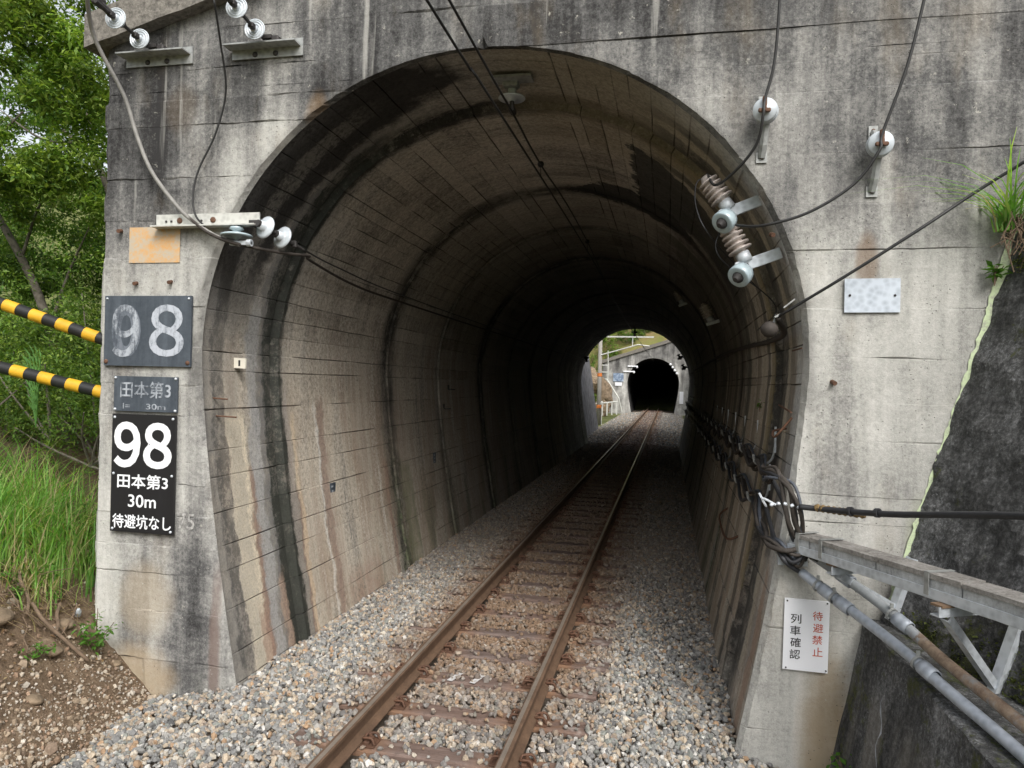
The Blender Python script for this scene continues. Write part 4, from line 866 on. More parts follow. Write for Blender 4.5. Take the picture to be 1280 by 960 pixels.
def bracket(d, lab, leg=.55, front=.09):
    q = sub(TP, d, d + .02); c = q[0]; t = (q[-1] - q[0]); t.z = 0; t.normalize(); r = Vector((t.y, -t.x, 0)); back = -r
    zt = c.z - .095; a = c + r * front; a.z = zt; dist = 0.
    while (a + back * dist).x < wx(zt, (a + back * dist).y) - .01 and dist < 1.6: dist += .01
    b = a + back * dist; bl = Vector((wx(zt - leg, b.y) - .03, b.y, zt - leg)); bt = Vector((wx(zt + .02, b.y) - .03, b.y, zt + .02))
    th = thing('trough_bracket', lab, 'bracket', b, 'steel brackets under the cable trough')
    def bar(p, q_, w_, h_, nm):
        dv = (q_ - p); l = dv.length; x = dv.normalized(); y = t - x * t.dot(x); y.normalize(); z = x.cross(y); R = Matrix((x, y, z)).transposed()
        mb = MB(); mb.box((p + q_) / 2 + z * (h_ / 2 - .004), (l, w_, .008), R); mb.box((p + q_) / 2 + y * (w_ / 2 - .004) - z * .004, (l, .008, h_ - .009), R); obj(nm, mb, 'galv', th)
    bar(a + Vector((0, 0, -.03)), b + Vector((0, 0, -.03)), .06, .055, 'arm'); bar(bt, bl, .06, .05, 'leg')
    m = a.lerp(b, .12) + Vector((0, 0, -.07)); e = Vector((wx(zt - leg + .1, b.y) - .05, b.y, zt - leg + .1)); bar(m, e, .05, .045, 'diagonal_strut')
    mb = MB(); mb.box(a + Vector((0, 0, .0)) + back * .05, (.08, .08, .012), Matrix((t, r, Vector((0, 0, 1)))).transposed()); obj('packing_plate', mb, 'joint', th)
bracket(.42, 'galvanised triangular bracket behind the trough, nearer the portal', .42)
bracket(1.34, 'large galvanised triangular bracket with its strut in front of the dark wall', .6, .15)
bracket(2.6, 'galvanised triangular bracket under the near end of the trough', .5)
mb = MB(); mb.box((2.44, -.06, 1.195), (.2, .07, .075)); o = obj('end_bracket', mb, 'galv', tr)
cable('conduit', 'grey steel conduit pipe with clamps along the footing, the front one of two', [(2.50, -.1, 1.115), (2.64, -.27, 1.03), (2.79, -.5, .95), (2.97, -.92, .86), (3.05, -1.2, .805), (3.22, -1.8, .715), (3.45, -3.2, .60), (3.8, -6, .46)], .033, 'conduit', 'conduit', 8, None, 14)
cable('conduit', 'conduit pipe turning from grey to rust along the ledge, the rear one of two', [(2.57, -.1, 1.24), (2.75, -.3, 1.14), (2.93, -.52, 1.03), (3.03, -.72, .95), (3.12, -1.1, .885), (3.26, -1.65, .815), (3.50, -3.0, .70), (3.87, -6, .54)], .033, 'rustpipe', 'conduit', 8, None, 14)
for (p, ax, lab) in [((2.64, -.27, 1.03), (.15, -.21, -.08), 'front conduit, upper end'), ((2.72, -.39, .985), (.15, -.21, -.08), 'front conduit just below the clamp'), ((2.745, -.295, 1.143), (.18, -.2, -.1), 'rear conduit, upper end'), ((3.0, -.66, .975), (.12, -.2, -.08), 'rear conduit at the change to rust'), ((3.02, -1.07, .83), (.1, -.28, -.06), 'front conduit halfway along')]:
    t = thing('pipe_coupling', 'grey screwed coupling on the %s' % lab, 'coupling', p); mb = MB(); mb.lathe(p, ax, [(-.055, .037), (-.055, .043), (-.01, .044), (.0, .041), (.01, .044), (.055, .043), (.055, .037)], 16); obj('sleeve', mb, 'conduit', t, True)
    mb = MB(); mb.lathe(Vector(p) - Vector(ax).normalized() * .09, ax, [(-.008, .037), (-.008, .043), (.008, .043), (.008, .037)], 16); mb.box(Vector(p) - Vector(ax).normalized() * .09 + Vector((0, 0, .05)), (.02, .012, .04)); obj('clip', mb, 'galvdark', t)

# ================================================================== GUARD RAILS (left)
for k, (a, b, lab) in enumerate([((-6.9, -.35, 3.80), (-3.62, .42, 2.70), 'yellow and black striped guard tube ending behind the faded 98 sign, upper of two'), ((-6.9, -.35, 2.96), (-3.63, .42, 2.21), 'yellow and black striped guard tube above the long grass, lower of two')]):
    a, b = Vector(a), Vector(b); t = thing('striped_guard', lab, 'guard tube', b, 'striped guard tubes'); d = b - a; n = int(d.length / .128)
    for i in range(n):
        p, q = a + d * (i / n), a + d * ((i + 1) / n); mb = MB(); mb.tube([p, p.lerp(q, .5), q], .058 if i % 2 else .0565, 14, False); obj('yellow_band' if i % 2 else 'black_band', mb, 'yellow' if i % 2 else 'gblack', t, True)
    mb = MB(); mb.tube([b, b + d.normalized() * .15], .045, 12); obj('end_cap', mb, 'gblack', t, True)

gp = thing('guard_post', 'grey steel post on the bank carrying the outer ends of the striped tubes', 'post', (-6.9, -.35, 1.2))
mb = MB(); mb.tube([(-6.9, -.35, .9), (-6.9, -.35, 4.1)], .05, 10); obj('shaft', mb, 'galvdark', gp, True)
for z in (3.80, 2.96): mb = MB(); mb.box((-6.9, -.35, z), (.17, .17, .16), None, .02); obj('clamp', mb, 'galv', gp)
# ================================================================== TRACK
def rail_profile():
    return [(-.062, -.153), (.062, -.153), (.062, -.143), (.02, -.125), (.009, -.112), (.009, -.045), (.018, -.036), (.032, -.03), (.0325, -.006), (.026, -.001), (.012, .0), (-.012, .0), (-.026, -.001), (-.0325, -.006), (-.032, -.03), (-.018, -.036), (-.009, -.045), (-.009, -.112), (-.02, -.125), (-.062, -.143)]
for k, X in enumerate((-.566, .566)):
    t = thing('rail', 'rusty steel rail on the %s' % ('side of the number signs' if k == 0 else 'side of the cable trough'), 'rail', (X, 0, -.153), 'the two running rails')
    pr = rail_profile(); mb = MB(); n = len(pr); ys = [-9, 0, 12, 30, 75, 112]; P = [(X + x, y, z) for y in ys for x, z in pr]; F = []
    for j in range(len(ys) - 1):
        for i in range(n):
            F.append((j * n + i, j * n + (i + 1) % n, (j + 1) * n + (i + 1) % n, (j + 1) * n + i)); mb.mi.append(0)
    mb.v = P; mb.f = F; obj('rail_body', mb, 'rail', t)
    mb = MB(); mb.box((X + (.006 if k == 0 else -.006), 51.5, .0008), (.03, 121, .0016)); obj('running_band', mb, 'railtop', t)
def sleeper(Y, full):
    t = thing('sleeper', 'weathered brown timber sleeper bedded in the ballast under the rails', 'sleeper', (0, Y, -.29), 'timber sleepers along the track')
    mb = MB(); nx = 15; rng = random.Random(int(Y * 10)); sec = [(-.10, -.14), (-.10, -.012), (-.088, 0), (-.03, .001), (.03, -.001), (.088, 0), (.10, -.012), (.10, -.14)]
    P, F = [], []
    for i in range(nx):
        x = -1.05 + 2.1 * i / (nx - 1)
        for y, z in sec: P.append((x, Y + y + rng.uniform(-.005, .005), -.168 + z + rng.uniform(-.004, .003)))
    n = len(sec)
    for i in range(nx - 1):
        for k in range(n): F.append((i * n + k, i * n + (k + 1) % n, (i + 1) * n + (k + 1) % n, (i + 1) * n + k))
    F += [tuple(range(n)), tuple((nx - 1) * n + k for k in range(n - 1, -1, -1))]; mb.addf(P, F); obj('timber', mb, 'wood', t)
    if full:
        for X in (-.566, .566):
            mb = MB(); mb.box((X, Y, -.1615), (.30, .15, .013), None, .003)
            for sx in (-1, 1): mb.box((X + sx * .085, Y, -.147), (.04, .12, .03), None, .006)
            pl = obj('tie_plate', mb, 'rust', t)
            for sx in (-1, 1):
                mb = MB(); c = Vector((X + sx * .088, Y, -.13))
                mb.tube(bez([c + Vector((sx * .055, -.05, -.02)), c + Vector((sx * .035, -.045, .018)), c + Vector((-sx * .028, -.035, .012)), c + Vector((-sx * .036, 0, -.004)), c + Vector((-sx * .028, .035, .012)), c + Vector((sx * .035, .045, .018)), c + Vector((sx * .055, .05, -.02))], 4), .0095, 6)
                mb.lathe(c + Vector((sx * .01, 0, -.02)), (0, 0, 1), [(0, .02), (.028, .02), (.03, .013), (.05, .012), (.05, 0)], 8); obj('rail_clip', mb, 'rust', pl)
    return t
SP = .64; ys = [-.72 - SP * k for k in (8, 7, 6, 5, 4, 3, 2, 1)] + [-.72 + SP * k for k in range(0, 125)]
near = sleeper(0., True); far_s = sleeper(0., False); first = True; first_far = True
for Y in ys:
    full = Y < 13
    if full: o = near if first else copy_tree(near); first = False
    else: o = far_s if first_far else copy_tree(far_s); first_far = False
    o.location = (random.uniform(-.03, .03), Y + random.uniform(-.03, .03), -.29 + random.uniform(-.016, .0)); o.rotation_euler.z = random.uniform(-.03, .03)

t = thing('paint_mark', 'two short white paint strokes across one weathered sleeper', 'marking', (-.1, .56, -.16))
mb = MB(); mb.box((-.21, .56, -.1615), (.05, .19, .002), Matrix.Rotation(-.25, 3, 'Z')); obj('stroke', mb, 'paintmark', t); mb = MB(); mb.box((-.01, .56, -.1615), (.05, .19, .002), Matrix.Rotation(-.25, 3, 'Z')); obj('stroke', mb, 'paintmark', t)
# ================================================================== GROUND, BALLAST
def bank_z(x, y):
    x = np.asarray(x, float); y = np.asarray(y, float)
    d = -(x + 2.78) - .2 * (y + .3); d = np.clip(d, 0, None)
    d0 = -(x + 2.78) - .2 * (y + .3); z = -.30 + np.where(d0 < 0, d0 * .9, 0) + np.where(d < 1.35, d * .86, 1.16 + (d - 1.35) * .33)
    return z
def nz(x, y, s, seed=0):
    r = np.random.default_rng(seed); o = np.zeros(np.shape(x))
    for k in range(5):
        a = r.random() * 6.28; f = s * (1.7 ** k); o += np.sin(x * f * math.cos(a) + y * f * math.sin(a) + r.random() * 6.28) / (1.35 ** k)
    return o / 3
def sheet(name, xs, ys, fz, mat, kind='structure', hole=None):
    X, Yg = np.meshgrid(xs, ys, indexing='ij'); Zg = fz(X, Yg); P = np.stack([X, Yg, Zg], -1).reshape(-1, 3); idx = np.arange(X.size).reshape(X.shape)
    F = np.stack([idx[:-1, :-1], idx[1:, :-1], idx[1:, 1:], idx[:-1, 1:]], -1).reshape(-1, 4)
    if hole is not None:
        c = P[F].mean(1); F = F[~hole(c[:, 0], c[:, 1])]
    return npobj(name, P, F, mat, None, None, None, True, kind)
xs = np.r_[np.linspace(-900, -40, 24), np.linspace(-36, 36, 37), np.linspace(40, 900, 24)]; ysg = np.r_[np.linspace(-900, -40, 24), np.linspace(-36, 110, 74), np.linspace(115, 900, 30)]
def far_h(x, y):
    r = np.hypot(x + 4, y - 10); hill = np.clip(r - 70, 0, None) * .35; z = -.42 - np.clip(-(x + 9), 0, 40) * .35 - np.clip(-(x + 9), 0, 1) * .0
    return z + np.minimum(hill, 110) * (.75 + .35 * np.sin(x * .013 + 1) * np.cos(y * .011)) * np.where(x < -20, 1., .6)
sheet('ground', xs, ysg, far_h, 'ground')
sheet('bank', np.r_[np.linspace(-9.5, -5.1, 40), np.linspace(-5., -2.55, 150)], np.r_[np.linspace(-9, -2.3, 26), np.linspace(-2.2, .6, 150), np.linspace(.7, 30, 50)],
      lambda x, y: bank_z(x, y) + nz(x, y, 2.6, 1) * .06 + nz(x, y, 9, 2) * .022 + (np.abs(nz(x, y, 16, 3)) * .05 + nz(x, y, 38, 4) * .012 - .025) * np.clip((-x - 2.9) * 2.5, 0, 1) - np.clip(-(x + 7.5), 0, 9) * .7 - np.where((x > -3.36) & (y > .05), 1.2, 0.), 'soil')
def bed_z(x, y):
    ax = np.abs(x); return -.218 - np.clip(ax - 1.15, 0, 1.) * .06 - np.clip(ax - 2.1, 0, 3) * .2 + nz(x, y, 7, 5) * .012
sheet('ballast_bed', np.linspace(-3.3, 3.4, 60), np.r_[np.linspace(-9, 8, 120), np.linspace(8.5, 112, 90)], bed_z, 'bed')
def hill_z(x, y): return 5.3 + .27 * (np.clip(x, -3.4, 12) + 3.4) + np.clip(y, 0, 14) * .55 + np.clip(x - 6, 0, 60) * .5 + nz(x, y, .6, 8) * .4
sheet('hillside', np.linspace(-3.3, 60, 44), np.linspace(1.5, 28.4, 22), hill_z, 'forest')
mb = MB()   # flank of the hill down to the bank on the valley side
P = []; F = []
for i, y in enumerate(np.linspace(1.5, 28.4, 23)):
    P += [(-3.3, y, float(hill_z(-3.3, y))), (-3.7, y, 3.9), (-4.0, y, 2.4), (-4.4, y, .4)]
for i in range(22):
    for k in range(3): F.append((4 * i + k, 4 * i + k + 1, 4 * i + k + 5, 4 * i + k + 4))
mb.addf(P, F); o = obj('hill_flank', mb, 'forest', None, True, None, 'structure')

PAL = np.array([(.30, .295, .28), (.215, .213, .208), (.39, .38, .355), (.45, .375, .285), (.55, .50, .42), (.42, .285, .18), (.27, .28, .255), (.62, .60, .56), (.36, .29, .23), (.14, .14, .14)])
PWT = np.array([.2, .17, .14, .16, .09, .035, .08, .035, .08, .01])
ico = []
def stone_templates(k=10):
    t = (1 + 5 ** .5) / 2; v = np.array([(-1, t, 0), (1, t, 0), (-1, -t, 0), (1, -t, 0), (0, -1, t), (0, 1, t), (0, -1, -t), (0, 1, -t), (t, 0, -1), (t, 0, 1), (-t, 0, -1), (-t, 0, 1)]); v /= np.linalg.norm(v[0])
    f = np.array([(0, 11, 5), (0, 5, 1), (0, 1, 7), (0, 7, 10), (0, 10, 11), (1, 5, 9), (5, 11, 4), (11, 10, 2), (10, 7, 6), (7, 1, 8), (3, 9, 4), (3, 4, 2), (3, 2, 6), (3, 6, 8), (3, 8, 9), (4, 9, 5), (2, 4, 11), (6, 2, 10), (8, 6, 7), (9, 8, 1)])
    return [np.clip(v * RNG.uniform(.6, 1.35, (12, 1)), -.92, .92) for _ in range(k)], f
ST, SF = stone_templates()
def stones(name, pos, size, col, mat='stone', label=None):
    n = len(pos); k = RNG.integers(0, len(ST), n); V = np.array(ST)[k]
    sc = size[:, None] * RNG.uniform(.62, 1.2, (n, 3)); sc[:, 2] *= .8; V = V * sc[:, None, :]
    q = RNG.normal(size=(n, 4)); q /= np.linalg.norm(q, axis=1)[:, None]; w_, x, y, z = q.T
    R = np.stack([np.stack([1 - 2 * (y * y + z * z), 2 * (x * y - z * w_), 2 * (x * z + y * w_)], -1), np.stack([2 * (x * y + z * w_), 1 - 2 * (x * x + z * z), 2 * (y * z - x * w_)], -1), np.stack([2 * (x * z - y * w_), 2 * (y * z + x * w_), 1 - 2 * (x * x + y * y)], -1)], 1)
    V = np.einsum('nij,nkj->nki', R, V) + pos[:, None, :]
    F = (SF[None] + (np.arange(n) * 12)[:, None, None]).reshape(-1, 3); C = np.repeat(col, 12, 0)
    return npobj(name, V.reshape(-1, 3), F, mat, None, None, {'stone': C}, False, 'stuff')
def pick(n): return PAL[RNG.choice(len(PAL), n, p=PWT)] * RNG.uniform(.75, 1.2, (n, 1))
def scatter(x0, x1, y0, y1, dens, smin, smax, xmax=None):
    n = int((x1 - x0) * (y1 - y0) * dens); x = RNG.uniform(x0, x1, n); y = RNG.uniform(y0, y1, n); return x, y, smin + (smax - smin) * RNG.beta(1.3, 1.9, n)
parts = [scatter(-3.15, 2.95, -2.6, 3., 1500, .015, .038), scatter(-2.2, 2.3, 3., 8., 1300, .015, .038), scatter(-2.2, 2.3, 8., 16., 520, .024, .042), scatter(-2.2, 2.3, 16., 28.5, 170, .028, .045), scatter(-3.4, 3.2, 28.5, 71., 60, .035, .06)]
x = np.concatenate([p[0] for p in parts]); y = np.concatenate([p[1] for p in parts]); s = np.concatenate([p[2] for p in parts])
keep = np.ones(len(x), bool)
ya = np.array(ys); dy = np.min(np.abs(y[:, None] - ya[None]), 1)
on_sl = (dy < .11) & (np.abs(x) < 1.03); keep &= ~(on_sl & (RNG.random(len(x)) < np.where(np.abs(x) > .72, np.where(x > 0, .82, .5), .9)))
keep &= ~((np.abs(np.abs(x) - .566) < .060 + s * .5))
keep &= ~((y > -.03) & (y < 28.5) & (np.abs(x - ACX) > 2.06)); keep &= ~((y < 0) & (x > fx(-.2, y) - .02))
edge = -2.86 - .14 * (y + 1.2); keep &= ~((x < edge + RNG.normal(0, .14, len(x))) & (y < 0))
x, y, s = x[keep], y[keep], s[keep]; dy = dy[keep]
z = bed_z(x, y) + RNG.uniform(-.004, .034, len(x)); z = np.where((np.abs(x) < 1.03) & (dy < .105), np.maximum(z, -.168 + s * .45), z)
z = np.minimum(z, -.168 + .012 - s * .2 + np.where((np.abs(x) < 1.03) & (dy < .105), s * .6, 0))
c = pick(len(x)); rust = np.clip(1.55 - np.abs(np.abs(x) - .42) / .52, 0, 1) * np.clip((y + 1.0) / 2.4, .15, 1) * RNG.uniform(.35, 1., len(x)) * np.where(y > 28, .45, 1)
rust = np.clip(rust * 1.4, 0, .95)[:, None]; c = c * (1 - rust) + np.array([.235, .155, .10]) * rust * RNG.uniform(.8, 1.2, (len(x), 1))
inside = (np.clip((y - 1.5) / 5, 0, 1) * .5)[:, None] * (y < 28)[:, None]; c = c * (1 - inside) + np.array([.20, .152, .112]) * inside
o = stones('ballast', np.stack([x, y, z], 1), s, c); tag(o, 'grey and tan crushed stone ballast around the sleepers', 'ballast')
# soil pebbles on the bank toe
n = 5600; x = -2.55 - np.abs(RNG.gamma(1.3, .27, n)); y = RNG.uniform(-2.6, .5, n); ok = ~((x > -3.42) & (y > -.02)) & (x > -5.2); x, y = x[ok], y[ok]; s = RNG.gamma(1.5, .0045, len(x)) + .0035
c = np.array([(.31, .24, .17), (.38, .30, .215), (.46, .40, .32), (.34, .235, .16), (.25, .185, .135), (.5, .45, .38)])[RNG.integers(0, 6, len(x))] * RNG.uniform(.7, 1.15, (len(x), 1))
o = stones('soil_pebbles', np.stack([x, y, bank_z(x, y) + nz(x, y, 2.6, 1) * .06 + nz(x, y, 9, 2) * .022 + s * .3], 1), s, c); tag(o, 'loose brown pebbles strewn over the soil bank', 'pebbles')
# single rocks and roots
def bz(x, y): return float(bank_z(x, y) + nz(np.array(x), np.array(y), 2.6, 1) * .06)
for k, (x_, y_, r, lab) in enumerate([(-3.42, -.28, .10, 'brown half-buried rock beneath the clump of roots'), (-3.55, -.85, .17, 'large flat brown rock low on the soil bank'), (-3.2, -.62, .09, 'grey-green stone at the toe of the bank'), (-2.95, -1.05, .085, 'reddish flat stone among the ballast edge'), (-3.75, -1.1, .14, 'dark brown rock at the lower corner of the bank'), (-3.05, -.1, .06, 'cream stone against the foot of the concrete')]):
    v = ST[k] * np.array([r * 1.25, r, r * .62]); mb = MB(); bmv = [tuple(q + np.array([x_, y_, bz(x_, y_) + r * .12])) for q in v]; mb.addf(bmv, [tuple(f) for f in SF]); o = obj('rock', mb, 'rock', None, False, (x_, y_, bz(x_, y_))); o.data.materials[0] = M['rock']
    tag(o, lab, 'rock', None)
    sb = o.modifiers.new('s', 'SUBSURF'); sb.levels = sb.render_levels = 2
def bp_(x, y, h=.02): return (x, y, bz(x, y) + h + .025)
for k, (pts, r, lab) in enumerate([([bp_(-3.52, -.22, .06), bp_(-3.45, -.33, .05), bp_(-3.37, -.4, .03), bp_(-3.3, -.5, .01)], .016, 'thick bare root angling down the soil beside the concrete'),
                                   ([bp_(-3.95, -.2, .05), bp_(-3.8, -.36, .05), bp_(-3.62, -.45, .04), bp_(-3.5, -.58, .0)], .014, 'bare grey root crossing the middle of the soil bank'),
                                   ([bp_(-3.58, -.45, .03), bp_(-3.4, -.52, .05), bp_(-3.22, -.5, .04), bp_(-3.05, -.42, .02)], .015, 'long root running level towards the concrete foot'),
                                   ([bp_(-3.46, -.1, .08), bp_(-3.41, -.2, .05), bp_(-3.36, -.3, .04), bp_(-3.31, -.42, 0.)], .008, 'thin dry root hanging against the concrete corner'),
                                   ([bp_(-4.1, -.45, .05), bp_(-3.98, -.55, .05), bp_(-3.9, -.7, .04), bp_(-3.82, -.82, 0.)], .01, 'crooked thin root low on the bank')]):
    cable('tree_root', lab, pts, r, 'root', 'root', 6, None, 7)
rq = random.Random(77)
for k in range(16):
    x_, y_ = rq.uniform(-4.3, -3.35), rq.uniform(-.75, -.12); dx_, dy_ = rq.uniform(.1, .35), rq.uniform(-.3, .05); n_ = 5
    cable('dry_twig', 'thin dry root or twig lying on the soil bank', [bp_(x_ + dx_ * i / 4 + rq.uniform(-.03, .03), y_ + dy_ * i / 4 + rq.uniform(-.03, .03), rq.uniform(.0, .05)) for i in range(n_)], rq.uniform(.003, .007), 'root', 'twig', 4, 'dry twigs strewn over the soil bank', 5)
mb = MB(); p = Vector((-3.43, -.12, bz(-3.43, -.12) + .07)); mb.lathe(p, (.5, -.5, .6), [(-.07, 0), (-.068, .022), (-.03, .027), (-.02, .02), (-.01, .027), (.02, .025), (.04, .012), (.06, .011), (.062, 0)], 9); o = obj('plastic_bottle', mb, 'porcelain', None, True, tuple(p)); tag(o, 'crumpled white plastic bottle caught between the bank and the concrete', 'litter')

# ================================================================== VEGETATION
def leaves(centers, sizes, cols, droop=.35, aspect=.42, seed=0):
    r = np.random.default_rng(seed); n = len(centers); az = r.uniform(0, 6.283, n); el = r.normal(-droop, .45, n)
    d = np.stack([np.cos(az) * np.cos(el), np.sin(az) * np.cos(el), np.sin(el)], 1); sd_ = np.stack([-np.sin(az), np.cos(az), r.normal(0, .5, n)], 1); sd_ /= np.linalg.norm(sd_, axis=1)[:, None]
    L_ = sizes[:, None]; up_ = np.cross(d, sd_); a = centers; b = centers + d * L_ * .45 + sd_ * L_ * aspect * .5 + up_ * L_ * .06; c = centers + d * L_ * 1.0 - up_ * L_ * .05; e = centers + d * L_ * .45 - sd_ * L_ * aspect * .5 + up_ * L_ * .06
    V = np.stack([a, b, c, e], 1).reshape(-1, 3); F = np.arange(4 * n).reshape(n, 4); return V, F, np.repeat(cols, 4, 0)
GREENS = np.array([(.10, .19, .045), (.145, .25, .052), (.20, .31, .065), (.29, .39, .09), (.075, .145, .04)])
def gcol(n, w=None, r=RNG, k=1.): return GREENS[r.choice(len(GREENS), n, p=w)] * r.uniform(.7, 1.25, (n, 1)) * k
def tree(name, label, base, trunk, limbs, clumps, nleaf, ls, w, seed, group=None):
    t = thing(name, label, 'tree', base, group); mb = MB(); P = bez(trunk, 5); n = len(P); r0 = limbs[0]; mb.tube(P, [r0 * (1 - .6 * i / (n - 1)) for i in range(n)], 9); obj('trunk', mb, 'bark', t, True)
    for lp, lr in limbs[1:]:
        mb = MB(); P = bez(lp, 5); n = len(P); mb.tube(P, [lr * (1 - .75 * i / (n - 1)) for i in range(n)], 7); obj('branch', mb, 'bark', t, True)
    r = np.random.default_rng(seed); C_, S_, K_ = [], [], []
    tot = sum(q[3] ** 2 for q in clumps)
    for (cx, cy, cz, rad) in clumps:
        m = int(nleaf * rad ** 2 / tot); nsub = max(4, int(14 * rad)); sub_ = r.normal(0, .52, (nsub, 3)) * rad * np.array([1, 1, .7]); tone = r.choice([.6, .85, 1., 1.25], nsub); k = r.integers(0, nsub, m)
        p = np.array([cx, cy, cz]) + sub_[k] + r.normal(0, .17 * rad ** .5, (m, 3)) * np.array([1, 1, .6]); C_.append(p); S_.append(r.uniform(.6, 1.25, m) * ls); K_.append(gcol(m, w, r) * tone[k][:, None])
    V, F, K = leaves(np.concatenate(C_), np.concatenate(S_), np.concatenate(K_), seed=seed); npobj('crown', V, F, 'leaf', t, None, {'stone': K}); return t
rr = random.Random(3)
def cl(x0, x1, y0, y1, z0, z1, n, r0, r1, seed): 
    q = random.Random(seed); return [(q.uniform(x0, x1), q.uniform(y0, y1), q.uniform(z0, z1), q.uniform(r0, r1)) for _ in range(n)]
tree('broadleaf_tree', 'bright green broadleaf tree with pale sunlit leaves at the edge of the frame', (-7.9, 2.0, .6), [(-7.9, 2.0, .4), (-7.7, 2.0, 2.4), (-7.6, 2.1, 4.4), (-7.4, 2.0, 6.2)], [.11, ([(-7.65, 2, 4.2), (-7., 2, 5.), (-6.3, 2.0, 5.6)], .04), ([(-7.6, 2, 5), (-7.3, 1.5, 6), (-6.6, 1.2, 6.6)], .03)],
     cl(-7.8, -5.7, .8, 2.6, 5.3, 7.6, 16, .45, .75, 1) + cl(-8.2, -5.6, 1, 2.8, 4.3, 5.6, 9, .4, .65, 2), 40000, .095, (.05, .15, .3, .45, .05), 11)
tree('broadleaf_tree', 'darker tree whose thin forked branch slants down across the gap beside the portal', (-6.2, 4.2, 1.), [(-6.0, 4.2, .6), (-6.2, 4.2, 2.6), (-6.6, 4.1, 4.4), (-7.0, 4.0, 5.6), (-7.6, 4.0, 6.1)], [.075, ([(-7.0, 4, 5.6), (-7.2, 4, 6.4), (-7.4, 3.9, 7.2)], .03), ([(-7.3, 4, 5.9), (-8.0, 4, 6.0), (-8.8, 4, 6.5)], .03), ([(-6.6, 4.1, 4.4), (-5.6, 4.2, 5.2), (-5.0, 4.2, 6.4)], .03)],
     cl(-7.5, -4.6, 3.8, 6, 5.8, 8.6, 16, .5, .8, 3) + cl(-8.6, -5.6, 4.4, 6.2, 4.4, 5.7, 7, .4, .7, 4) + cl(-6.4, -4.2, 4, 6, 4.2, 6.2, 11, .4, .65, 41), 44000, .09, (.25, .35, .2, .1, .1), 12)
tree('broadleaf_tree', 'pale-trunked leaning tree rising behind the striped tubes', (-6.6, 3.2, .9), [(-6.55, 3.2, .7), (-6.75, 3.2, 2.2), (-7.2, 3.2, 3.5), (-7.9, 3.2, 4.6), (-8.4, 3.2, 5.2)], [.085, ([(-7.0, 3.2, 3.0), (-6.6, 3.1, 3.8), (-6.2, 3.0, 4.4)], .03), ([(-7.5, 3.2, 4.0), (-7.3, 3.3, 4.8), (-7.0, 3.4, 5.3)], .025)],
     cl(-8.6, -5.2, 3.4, 5.2, 3.2, 4.9, 13, .4, .7, 5), 22000, .08, (.3, .35, .2, .05, .1), 13)
tree('broadleaf_tree', 'dense tree far back on the slope filling the gaps with dark leaves', (-9.5, 9, .2), [(-9.5, 9, -1.), (-9.4, 9, 2.5), (-9.2, 9, 6)], [.16, ([(-9.4, 9, 3), (-8, 9, 4.4), (-6.8, 8.8, 5.4)], .06), ([(-9.3, 9, 4.5), (-10.6, 9, 6), (-11.4, 8.8, 7)], .05)],
     cl(-15., -6.6, 8, 11.5, 1.0, 11., 80, .8, 1.3, 6), 80000, .15, (.35, .35, .15, .05, .1), 14)
def shrub(name, label, base, clumps, n, ls, w, seed, cat='shrub'):
    t = thing(name, label, cat, base); r = random.Random(seed)
    for k, (cx, cy, cz, rad) in enumerate(clumps[:5]):
        mb = MB(); mb.tube(bez([base, (base[0] * .5 + cx * .5 + r.uniform(-.1, .1), (base[1] + cy) / 2, (base[2] + cz) / 2), (cx, cy, cz)], 4), [.014] * 3 + [.011] * 3 + [.007] * 3, 6); obj('stem', mb, 'bark', t)
    q = np.random.default_rng(seed); C_ = []; tot = sum(c[3] ** 2 for c in clumps); K_ = []
    for (cx, cy, cz, rad) in clumps:
        m = int(n * rad ** 2 / tot); nsub = max(3, int(16 * rad)); sb = q.normal(0, .5, (nsub, 3)) * rad; k = q.integers(0, nsub, m); tone = q.choice([.65, .9, 1.2], nsub)
        C_.append(np.array([cx, cy, cz]) + sb[k] + q.normal(0, .12 * rad ** .5, (m, 3))); K_.append(gcol(m, w, q) * tone[k][:, None])
    C_ = np.concatenate(C_); V, F, K = leaves(C_, q.uniform(.6, 1.2, len(C_)) * ls, np.concatenate(K_), seed=seed); npobj('foliage', V, F, 'leaf', t, None, {'stone': K}); return t
shrub('shrub', 'bushy bright shrub between the two striped tubes', (-5.4, 1.6, 1.6), cl(-6.6, -4.2, 1.2, 2.4, 1.7, 2.7, 12, .3, .5, 21), 5200, .06, (.1, .25, .35, .25, .05), 21)
shrub('shrub', 'tall leafy bush far down the slope behind the trees', (-7.4, 6.2, .6), cl(-9.4, -5.0, 5.4, 7.4, 1.2, 4.2, 22, .5, .8, 24), 13000, .085, (.2, .3, .3, .15, .05), 24)
for k, (bx, by, bz0, lab) in enumerate([(-5.6, 2.6, 1.2, 'leafy bush behind the upper striped tube close to the concrete'), (-7.0, 2.4, .8, 'leafy bush under the leaning pale trunk'), (-8.6, 3.2, .2, 'leafy bush at the frame edge below the bright tree'), (-9.6, 5.5, -.4, 'spreading bush further back below the trees'), (-11.5, 8.5, -1., 'spreading bush far behind the trees at the frame edge')]):
    shrub('shrub', lab, (bx, by, bz0), cl(bx - 1.2, bx + 1.1, by - .6, by + .7, bz0 + .2, bz0 + (2.3 if k != 2 else 2.8) + .25 * k, 17, .4, .62, 120 + k), 9000, .075 + .01 * k, (.15, .3, .3, .2, .05), 120 + k)
shrub('shrub', 'dark leafy shrub behind the long grass beside the concrete', (-4.5, 1.2, 1.4), cl(-5.4, -3.7, .7, 1.6, 1.3, 2.1, 9, .25, .4, 22), 3400, .05, (.3, .35, .2, .1, .05), 22)
